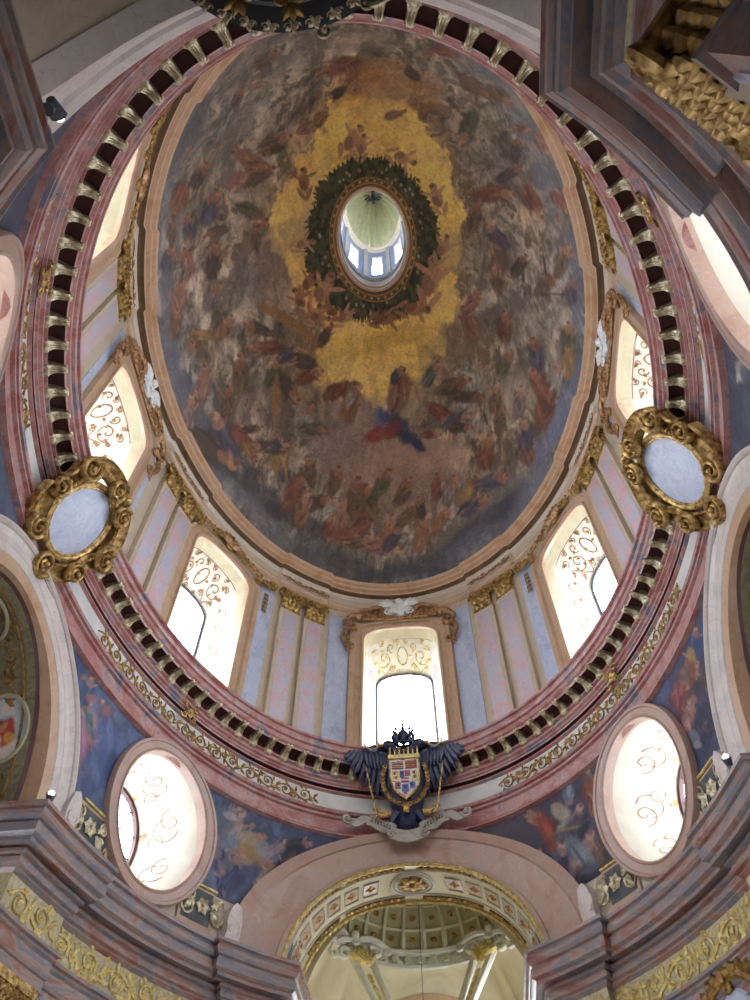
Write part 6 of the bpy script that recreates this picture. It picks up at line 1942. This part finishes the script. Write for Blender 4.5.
# ================================================================== lantern
def lantern():
    root = struct(empty('ceiling_lantern'))
    def el(a, b, z, q, n): return (a * math.cos(2 * PI * q / n), b * math.sin(2 * PI * q / n), z)
    n = 96
    a0, b0 = 1.8, 2.56
    def ring_(name, prof, mat, sm=.5):
        mb = MB(); mb.grid([[el(a0 + d, b0 + d, z, q, n) for d, z in prof] for q in range(n)], 0, True); return mb.build(name, mat, root, sm)
    ring_('eye_moulding', [(.06, 41.45), (-.04, 41.5), (-.08, 41.6), (-.05, 41.7), (-.12, 41.76), (-.12, 41.95), (-.05, 42.0)], M['tan'])
    ring_('eye_reveal', [(-.05, 42.0), (-.05, 42.9), (-.12, 42.95), (-.12, 43.05), (.05, 43.1), (.05, 43.5), (-.04, 43.55), (-.04, 43.65), (.05, 43.7)], M['lanternpale'])
    # drum with eight openings
    for k in range(8):
        g0 = 2 * PI * (k + .5) / 8 + PI / 2 - 2 * PI / 16 * 2 + 0
    hw = .42
    for k in range(8):
        tc = PI / 2 + k * PI / 4
        for seg in range(12):
            pass
    mb = MB()
    m = 192
    for q in range(m):
        u = ((q + .5) / m * 8) % 1
        du = abs(u - .5) if False else min(u, 1 - u)
        th0, th1 = PI / 2 + 2 * PI * q / m, PI / 2 + 2 * PI * (q + 1) / m
        P = lambda t, z: ((a0 + .05) * math.cos(t), (b0 + .05) * math.sin(t), z)
        segs = [(43.7, 49.6)] if du > .22 else [(43.7, 44.6), (48.2, 49.6)]
        for z0, z1 in segs: mb.add([P(th0, z0), P(th1, z0), P(th1, z1), P(th0, z1)], [(0, 1, 2, 3)])
    mb.build('lantern_wall', M['lanternwall'], root, 0)
    for k in range(8):
        tc = PI / 2 + k * PI / 4
        c = Vector(((a0 + .05) * math.cos(tc), (b0 + .05) * math.sin(tc), 46.4))
        nn = Vector((math.cos(tc) / a0, math.sin(tc) / b0, 0)).normalized(); xx = Vector((nn.y, -nn.x, 0))
        Mx = Matrix(((xx.x, nn.x, 0, c.x), (xx.y, nn.y, 0, c.y), (0, 0, 1, c.z), (0, 0, 0, 1)))
        mb = MB(); w = .5
        mb.grid([[(x, y, z) for y in (-.06, .45)] for x, z in ((-w, -1.8), (-w, 1.5), (-w * .6, 1.8), (0, 1.9), (w * .6, 1.8), (w, 1.5), (w, -1.8))])
        o = mb.build('lantern_window_reveal', M['lanternpale'], root); o.matrix_world = Mx
        mb = MB(); mb.add([(-w, .45, -1.9), (w, .45, -1.9), (w, .45, 1.9), (-w, .45, 1.9)], [(0, 1, 2, 3)]); o = mb.build('lantern_pane', M['glass'], root); o.matrix_world = Mx
        mb = MB(); mb.tube([(-w, .4, .2), (w, .4, .2)], .03, 4); mb.tube([(0, .4, -1.9), (0, .4, 1.9)], .02, 4); mb.tube([(-w, .4, -.9), (w, .4, -.9)], .02, 4); o = mb.build('lantern_bars', M['lead'], root); o.matrix_world = Mx
        Rm = Matrix(((1, 0, 0, 0), (0, 0, 1, 0), (0, -1, 0, 0), (0, 0, 0, 1)))
        portal(Mx @ Matrix.Translation((0, .6, 0)) @ Rm, 1.0, 3.6)
        # pilaster strip between the windows
        t2 = tc + PI / 8
        c2 = Vector(((a0 + .0) * math.cos(t2), (b0 + .0) * math.sin(t2), 46.5)); n2 = Vector((math.cos(t2) / a0, math.sin(t2) / b0, 0)).normalized(); x2 = Vector((n2.y, -n2.x, 0))
        mb = MB(); mb.box((0, 0, 0), (.12, .06, 2.8)); o = mb.build('lantern_strip', M['lanternpale'], root); o.matrix_world = Matrix(((x2.x, n2.x, 0, c2.x), (x2.y, n2.y, 0, c2.y), (0, 0, 1, c2.z), (0, 0, 0, 1)))
    ring_('lantern_cornice', [(.05, 49.3), (-.05, 49.35), (-.08, 49.5), (-.18, 49.6), (-.18, 49.75), (-.05, 49.85)], M['tan2'])
    mb = MB(); R0, R1, Hh = a0 - .05, b0 - .05, 4.6
    rows = []
    for q in range(144):
        a = 2 * PI * q / 144; k = 1 - .07 * (q % 6 in (0,)) - .03 * (q % 6 in (1, 5))
        rows.append([(R0 * (k if i else 1.06) * math.cos(a) * math.cos(e), R1 * (k if i else 1.06) * math.sin(a) * math.cos(e), 49.8 + Hh * math.sin(e) * (k if i < 11 else 1)) for i, e in enumerate(np.linspace(0, PI / 2, 12))])
    mb.grid(rows, 0, True); mb.build('ribbed_shell', M['lanternshell'], root, .8)
    # dove
    dv = empty('dove_relief'); mb = MB()
    mb.ball((0, 0, 0), (.13, .3, .1), 10, 8); mb.ball((0, .33, -.03), .1, 8, 6)
    for s in (-1, 1):
        for k in range(6): 
            L_ = .75 - .07 * k; a = .15 + .16 * k
            mb.tube([(s * (.08 + L_ * q / 5 * math.cos(a)), .1 - L_ * q / 5 * math.sin(a) + .12 * math.sin(PI * q / 5), -.03) for q in range(6)], [.07, .07, .06, .055, .04, .02], 5)
    for k in (-1, 0, 1): mb.tube([(0, -.2, 0), (k * .12, -.6, 0)], [.05, .03], 5)
    mb.build('body', M['eagle'], dv, 1); dv.location = (0, .25, 54.15)
    tag(dv, 'small dark dove at the top of the ribbed lantern shell', 'dove')
lantern()

# ================================================================== black double-headed eagle
def eagle():
    root = empty('eagle_emblem')
    root.matrix_world = frame_at(90, -.3, 0) @ Matrix.Translation((0, -.2, 16.05)) @ Matrix.Rotation(.2, 4, 'X') @ Matrix.Scale(1.0, 4)
    b = MB()
    b.ball((0, 0, -.1), (.55, .22, 1.15), 14, 12)
    for k in range(9):        # tail
        a = -PI / 2 + (k - 4) * .13
        b.tube([(math.cos(a) * r * .8, -.03 * (k % 2), -.8 + math.sin(a) * r) for r in (0, .25, .5, .72)], [.13, .12, .09, .03], 6)
    for s in (-1, 1):
        b.tube([(s * .15, 0, .6), (s * .3, -.14, .92), (s * .4, -.2, 1.05)], [.26, .2, .16], 8)
        b.ball((s * .46, -.24, 1.12), (.22, .16, .17), 8, 6)
        b.tube([(s * .3, .0, -.9), (s * .5, -.1, -1.25)], [.16, .08], 6)
    b.build('body', M['eagle'], root, .9)
    for s in (-1, 1):
        w = MB()
        w.tube([(s * .3, 0, .55), (s * .7, .0, .95), (s * 1.1, 0, 1.05), (s * 1.5, .03, .98), (s * 1.72, .05, .85)], [.25, .22, .19, .14, .07], 8, flat=.6)
        for k in range(11):
            u = k / 10
            x0, z0 = s * (1.7 - 1.3 * u), .95 - .45 * u ** 2 + .1 * math.sin(PI * u)
            L_ = .55 + .9 * math.sin(PI * (u * .75 + .12))
            a = DEG(-12 - 74 * u)
            w.tube([(x0 + s * .25 * (1 - u) + s * math.cos(a) * L_ * .35 * r, .02 - .02 * (k % 2), z0 + math.sin(a) * L_ * r - .05 * math.sin(PI * r)) for r in (0, .3, .6, .85, 1)], [.12, .12, .11, .08, .03], 6, flat=.5)
        for k in range(9):
            u = k / 8
            w.tube([(s * (1.45 - 1.1 * u), -.08, .98 - .2 * u), (s * (1.42 - 1.1 * u), -.1, .7 - .25 * u), (s * (1.35 - 1.05 * u), -.08, .45 - .25 * u)], [.1, .1, .04], 6, flat=.5)
        w.v = [(x * .82 if abs(x) > .3 else x, y, z * 1.0 + .05) for x, y, z in w.v]
        w.build('wing', M['eagle'], root, .9)
        g = MB()
        g.tube([(s * .64, -.28, 1.14), (s * .76, -.3, 1.1), (s * .8, -.3, 1.0)], [.08, .06, .01], 6)
        g.ball((s * .5, -.38, 1.17), .03, 6, 4)
        g.build('beak', M['gold'], root)
        h = MB(); h.tube([(s * .42 + .27 * math.cos(DEG(a)) * 1.0, -.1, 1.42 + .3 * math.sin(DEG(a))) for a in (range(180, 361, 15) if s < 0 else range(180, 361, 15))], .02, 5)
        hx = [(s * (.98 + .22 * math.cos(DEG(a))), -.25, 1.22 + .22 * math.sin(DEG(a))) for a in range(170, 360, 14)]
        h = MB(); h.tube(hx, .022, 5); h.build('gilded_halo', M['brightgold'], root)
    cr = MB()
    ccz = 1.42
    cr.tube([(.24 * math.cos(2 * PI * q / 20), -.15 + .18 * math.sin(2 * PI * q / 20), ccz - .2) for q in range(20)], .05, 6, closed=True)
    for k in range(8):
        a = 2 * PI * k / 8; x, y = .3 * math.cos(a), .24 * math.sin(a) - .15
        cr.tube([(x * .85, y, ccz - .2), (x * 1.1, y, ccz + .02), (x * .9, y, ccz + .2)], [.05, .06, .02], 5); cr.ball((x * 1.0, y, ccz + .22), .05, 6, 4)
    cr.ball((0, -.15, ccz + .02), (.2, .18, .24), 10, 8); cr.ball((0, -.15, ccz + .32), .06, 6, 5)
    cr.box((0, -.15, ccz + .42), (.02, .02, .08)); cr.box((0, -.15, ccz + .44), (.06, .02, .02))
    cr.build('imperial_crown', M['eagle'], root)
    fr = MB(); fr.tube([(-.3, -.1, 1.3), (-.3, -.1, 2.0), (.34, -.1, 2.0), (.34, -.1, 1.3)], .015, 4); fr.build('wire_frame', M['lead'], root)
    # shield
    def shield_out(k=1.0, z0=0.0):
        pts = [(-.42, .52), (-.2, .56), (0, .52), (.2, .56), (.42, .52), (.43, .2), (.41, -.1), (.34, -.32), (.2, -.48), (0, -.62), (-.2, -.48), (-.34, -.32), (-.41, -.1), (-.43, .2)]
        return [(x * k, z * k + z0) for x, z in pts]
    s0 = MB(); s0.poly(shield_out(1.12, .05), -.2, -.34, scale=.97); shield = s0.build('shield', M['gold'], root)
    s1 = MB(); s1.poly(shield_out(1.0, .05), -.32, -.37, scale=.98); s1.build('shield_field', M['silver'], shield)
    def patch(x0, x1, z0, z1, mat, nm='shield_quarter', y=-.395):
        p = MB(); p.box(((x0 + x1) / 2, y, (z0 + z1) / 2), (abs(x1 - x0) / 2, .012, abs(z1 - z0) / 2)); p.build(nm, mat, shield)
    for k in range(4):
        patch(-.38, -.03, .28 + .07 * k, .315 + .07 * k, M['red'] if k % 2 == 0 else M['gold'])
        patch(.03, .38, .28 + .07 * k, .33 + .07 * k, M['red'] if k % 2 == 0 else M['darkgold'])
    patch(-.38, -.18, -.1, .22, M['brightgold']); patch(.2, .38, -.1, .22, M['brightgold']); patch(-.15, -.02, .02, .22, M['azure']); patch(.0, .17, .06, .22, M['red'])
    patch(-.12, .12, -.14, .0, M['red']); patch(-.12, .12, -.1, -.06, M['silver'], y=-.41); patch(-.3, -.14, -.32, -.14, M['red']); patch(.14, .3, -.32, -.14, M['azure']); patch(-.1, .1, -.42, -.2, M['azure']); patch(-.05, .05, -.5, -.44, M['red'])
    for (x, z) in ((-.3, .14), (-.26, 0), (.28, .14), (.3, 0), (-.08, .14), (-.2, -.22), (.2, -.22), (0, -.3)):
        p = MB(); p.ball((x, -.41, z), (.035, .015, .05), 6, 4); leaf(p, (x, z), 1, .08, .05, -.41, .01); leaf(p, (x, z), 2.4, .07, .04, -.41, .01); p.build('charge', M['eagle'] if x > -.25 else M['red'], shield)
    c = MB()
    for k in range(7):
        x = -.42 + .14 * k; c.tube([(x, -.32, .66), (x, -.33, .86 + (.08 if k % 2 == 0 else 0))], [.06, .02], 5); c.ball((x, -.33, .9 + (.08 if k % 2 == 0 else 0)), .035, 6, 4)
    c.box((0, -.31, .68), (.48, .08, .06)); c.build('gilded_crown', M['brightgold'], root)
    ch = MB()
    pts = []
    for k in range(27):
        a = DEG(150 + 240 * k / 26); pts.append((.68 * math.cos(a), -.3, -.0 + .78 * math.sin(a) * (1.0 if math.sin(a) < 0 else 1.0)))
    ch.tube(pts, .022, 5)
    for k, p in enumerate(pts):
        ch.tube([(p[0] + .055 * math.cos(q * PI / 4), -.33, p[2] + .055 * math.sin(q * PI / 4)) for q in range(8)], .02, 4, closed=True)
    ch.ball((0, -.35, -.92), (.1, .06, .13), 8, 6); ch.build('collar_chain', M['gold'], root)
    for s in (-1, 1):
        sw = MB(); sw.tube([(s * 1.18, -.25, .45), (s * .86, -.25, -1.1)], [.02, .04], 5); sw.tube([(s * .76, -.25, -.85), (s * .98, -.25, -.88)], .03, 5); sw.ball((s * .85, -.25, -1.18), .05, 6, 5)
        sw.build('gilded_sceptre', M['gold'], root)
        cl = MB()
        cl.tube([(s * .5, -.2, -.98), (s * .68, -.26, -1.0), (s * .85, -.28, -.92)], [.09, .07, .03], 6); cl.tube([(s * .55, -.2, -1.0), (s * .7, -.28, -1.08), (s * .86, -.26, -1.06)], [.07, .05, .02], 6)
        cl.build('claw', M['gold'], root)
    bend_tree(root, bender(90, -.3, 9))
    tag(root, 'black double-headed eagle carrying a crowned shield above the choir arch', 'emblem')
    # ribbon below
    rb = empty('ribbon_scroll'); rb.matrix_world = frame_at(90, -.2, 0) @ Matrix.Translation((0, -.15, 14.55))
    def rib(pts, w, nm='ribbon_fold'):
        P = []
        for i, (x, y, z) in enumerate(pts):
            a = pts[max(0, i - 1)]; c_ = pts[min(len(pts) - 1, i + 1)]
            dx, dz = c_[0] - a[0], c_[2] - a[2]; L_ = math.hypot(dx, dz) or 1
            nx, nz = -dz / L_, dx / L_
            P.append([(x + nx * w * k, y + dy, z + nz * w * k) for k, dy in ((-.5, .02), (-.5, -.03), (0, -.05), (.5, -.03), (.5, .02))])
        m_ = MB(); m_.grid(P); return m_.build(nm, M['ribbon'], rb, .8)
    rib([(-.45 + .9 * q / 12, -.12, -.12 - .1 * math.sin(PI * q / 12)) for q in range(13)], .36)
    for s in (-1, 1):
        fold = rib([(s * (.38 + .75 * q / 10), -.04 - .05 * math.sin(q), .02 + .32 * q / 10) for q in range(11)], .34)
        rib([(s * (1.1 + .5 * q / 10), 0, .3 + .08 * math.sin(q * .6)) for q in range(11)], .22)
        m_ = MB(); m_.tube(spiral_pts((s * 1.72, .3), .17, 1.3, PI if s > 0 else 0, s, 16, y=-.05), .05, 6); 
        m_.build('ribbon_curl', M['ribbon'], rb); m_ = MB(); m_.tube(spiral_pts((s * .46, -.16), .13, 1.3, 0, -s, 16, y=-.15), .045, 6); m_.build('ribbon_curl', M['ribbon'], rb)
        # worn inscription strokes
        for k in range(7):
            l = MB(); x = s * (.5 + .085 * k); z = .07 + .32 * (.085 * k) / .75
            l.box((x, -.15, z), (.012, .01, .06)); l.box((x + .02 * (k % 3 - 1), -.15, z + .05 * ((k % 2) * 2 - 1)), (.025, .01, .01)); l.build('lettering', M['lead'], fold)
    bend_tree(rb, bender(90, -.2, 9))
    tag(rb, 'curling grey stone ribbon with worn lettering under the black eagle', 'ribbon')
eagle()

# ================================================================== gilded cartouches over the side arches
def cartouche(deg, lab, m):
    """m = +1/-1: the frame is taller towards the choir"""
    root = empty('gilded_cartouche')
    root.matrix_world = frame_at(deg, -.22, 0) @ Matrix.Translation((0, -.28, 15.85)) @ Matrix.Rotation(CT, 4, 'X') @ Matrix.Rotation(.18 * m, 4, 'Y') @ Matrix.Scale(.88, 4)
    out = []
    for q in range(48):
        a = 2 * PI * q / 48
        x = .95 * math.cos(a) * (1 + .1 * math.sin(a)); z = 1.2 * math.sin(a) - .1 * math.cos(2 * a)
        out.append((x, z))
    sh = MB(); sh.poly([(x * 1.12, z * 1.1) for x, z in out], .3, -.1, scale=.86)
    sh.build('blue_marble_shield', M['blue'], root)
    inner = MB(); inner.tube([(x, -.1, z) for x, z in out], .09, 8, closed=True); inner.tube([(x * .9, -.13, z * .9) for x, z in out], .03, 6, closed=True)
    inner.build('gilded_inner_frame', M['gold'], root)
    def band(f, pts, w, y=-.18):
        """a channelled scroll band: hollow gilded trough with raised edges"""
        P = []
        n = len(pts)
        for i, (x, z) in enumerate(pts):
            a_, c_ = pts[max(0, i - 1)], pts[min(n - 1, i + 1)]
            dx, dz = c_[0] - a_[0], c_[1] - a_[1]; L_ = math.hypot(dx, dz) or 1
            nx, nz = -dz / L_, dx / L_
            ww = w[i] if hasattr(w, '__len__') else w
            P.append([(x + nx * ww * k, y + dy, z + nz * ww * k) for k, dy in ((-.5, .22), (-.55, -.04), (-.44, -.1), (-.32, -.02), (0, .05), (.32, -.02), (.44, -.1), (.55, -.04), (.5, .22))])
        f.grid(P)
    for s in (-1, 1):
        f = MB()
        us = np.linspace(0, 1, 16)
        band(f, [(s * (.3 + 1.0 * math.sin(PI * .5 * u)), 1.6 - .95 * u ** 1.5) for u in us], .46)
        band(f, [(s * (1.38 - .2 * math.sin(PI * u)), .45 - 1.0 * u) for u in us], .4)
        band(f, [(s * (1.2 - .85 * u ** 1.2), -.6 - .95 * math.sin(PI * .5 * u)) for u in us], .46)
        f.build('gilded_band', M['gold'], root, .7)
        for c, r, st, hd, th in (((s * .42, 1.36), .34, PI / 2, s, .085), ((s * 1.36, .5), .38, PI / 2, s, .09), ((s * 1.24, -.52), .3, -PI / 2, -s, .075), ((s * .5, -1.42), .34, 0 if s > 0 else PI, -s, .085)):
            v = MB()
            sp = spiral_pts(c, r, 2.0, st, hd, 32, y=-.3, tight=.06)
            v.tube(sp, [th * (1 - .55 * q / 31) for q in range(32)], 7, flat=1.6); v.ball((c[0], -.42, c[1]), r * .2, 7, 5)
            v.build('gilded_volute', M['gold'], root, 1)
        g = MB()
        g.tube([(s * 1.1, -.2, .45 - .13 * k) for k in range(8)], .03, 5)
        for k in range(7): g.ball((s * (1.1 + .03 * math.sin(k)), -.24, .42 - .12 * k), .075, 6, 4)
        g.build('gilded_acanthus', M['darkgold'], root, .8)
    t = MB()
    for k in range(5): leaf(t, (0, 1.45), PI / 2 + (k - 2) * .4, .42, .26, -.2, .16)
    t.ball((0, -.4, 1.55), .15, 8, 6); t.build('gilded_palmette', M['gold'], root, .8)
    return tag(root, lab, 'ornament', 'gilded cartouches over the side arches')
CT = .42
cartouche(184.0, 'large gilded scroll cartouche with pale blue shield above the medallion arch', 1)
cartouche(-4.0, 'large gilded scroll cartouche with pale blue shield on the sun-glare side', -1)

# ================================================================== spotlights on the cornice
def spot(px, py, z, aim, lab, g=None):
    root = empty('spotlight'); root.location = (px, py, z)
    mb = MB(); mb.tube([(0, 0, 0), (0, 0, .12)], [.07, .05], 8); mb.tube([(0, 0, .12), (0, 0, .18)], .02, 6); mb.build('stand', M['steel'], root)
    a = Vector(aim).normalized()
    mb = MB(); mb.tube([Vector((0, 0, .22)) - a * .1, Vector((0, 0, .22)) + a * .02, Vector((0, 0, .22)) + a * .1], [.05, .08, .1], 10); mb.build('housing', M['steel'], root)
    mb = MB(); mb.ball(tuple(Vector((0, 0, .22)) + a * .1), .065, 8, 6); mb.build('bulb', M['glow'], root)
    tag(root, lab, 'spotlight', 'spotlights on the main cornice')
spot(-6.6, 2.45, 10.55, (.3, -.6, .6), 'small spotlight glowing at the cornice corner of the medallion arch')
spot(6.45, 2.75, 10.6, (-.3, -.6, .6), 'small spotlight glowing beside the glaring oval window')
spot(-2.6, -9.2, 10.6, (0, 1, .5), 'small amber-lit spotlight at the rear corner near the organ')

# ================================================================== unseen point lights added as fill in nave and choir, and view
def lamp(x, y, z, W, r, col=(1, .86, .7)):
    l = bpy.data.lights.new('fill_light', 'POINT'); l.energy = W; l.shadow_soft_size = r; l.color = col
    o = bpy.data.objects.new('fill_light', l); o.location = (x, y, z); COL.objects.link(o)
for a in FILL_LIGHTS: lamp(*a)
scene.view_settings.view_transform = 'Standard'; scene.view_settings.look = 'None'; scene.view_settings.gamma = 1
scene.view_settings.exposure = EXPO
scene.view_settings.use_curve_mapping = False
scene.cycles.max_bounces = 8; scene.cycles.diffuse_bounces = 5; scene.cycles.glossy_bounces = 3; scene.cycles.transparent_max_bounces = 8
scene.cycles.sample_clamp_indirect = 10
scene.cycles.use_denoising = True
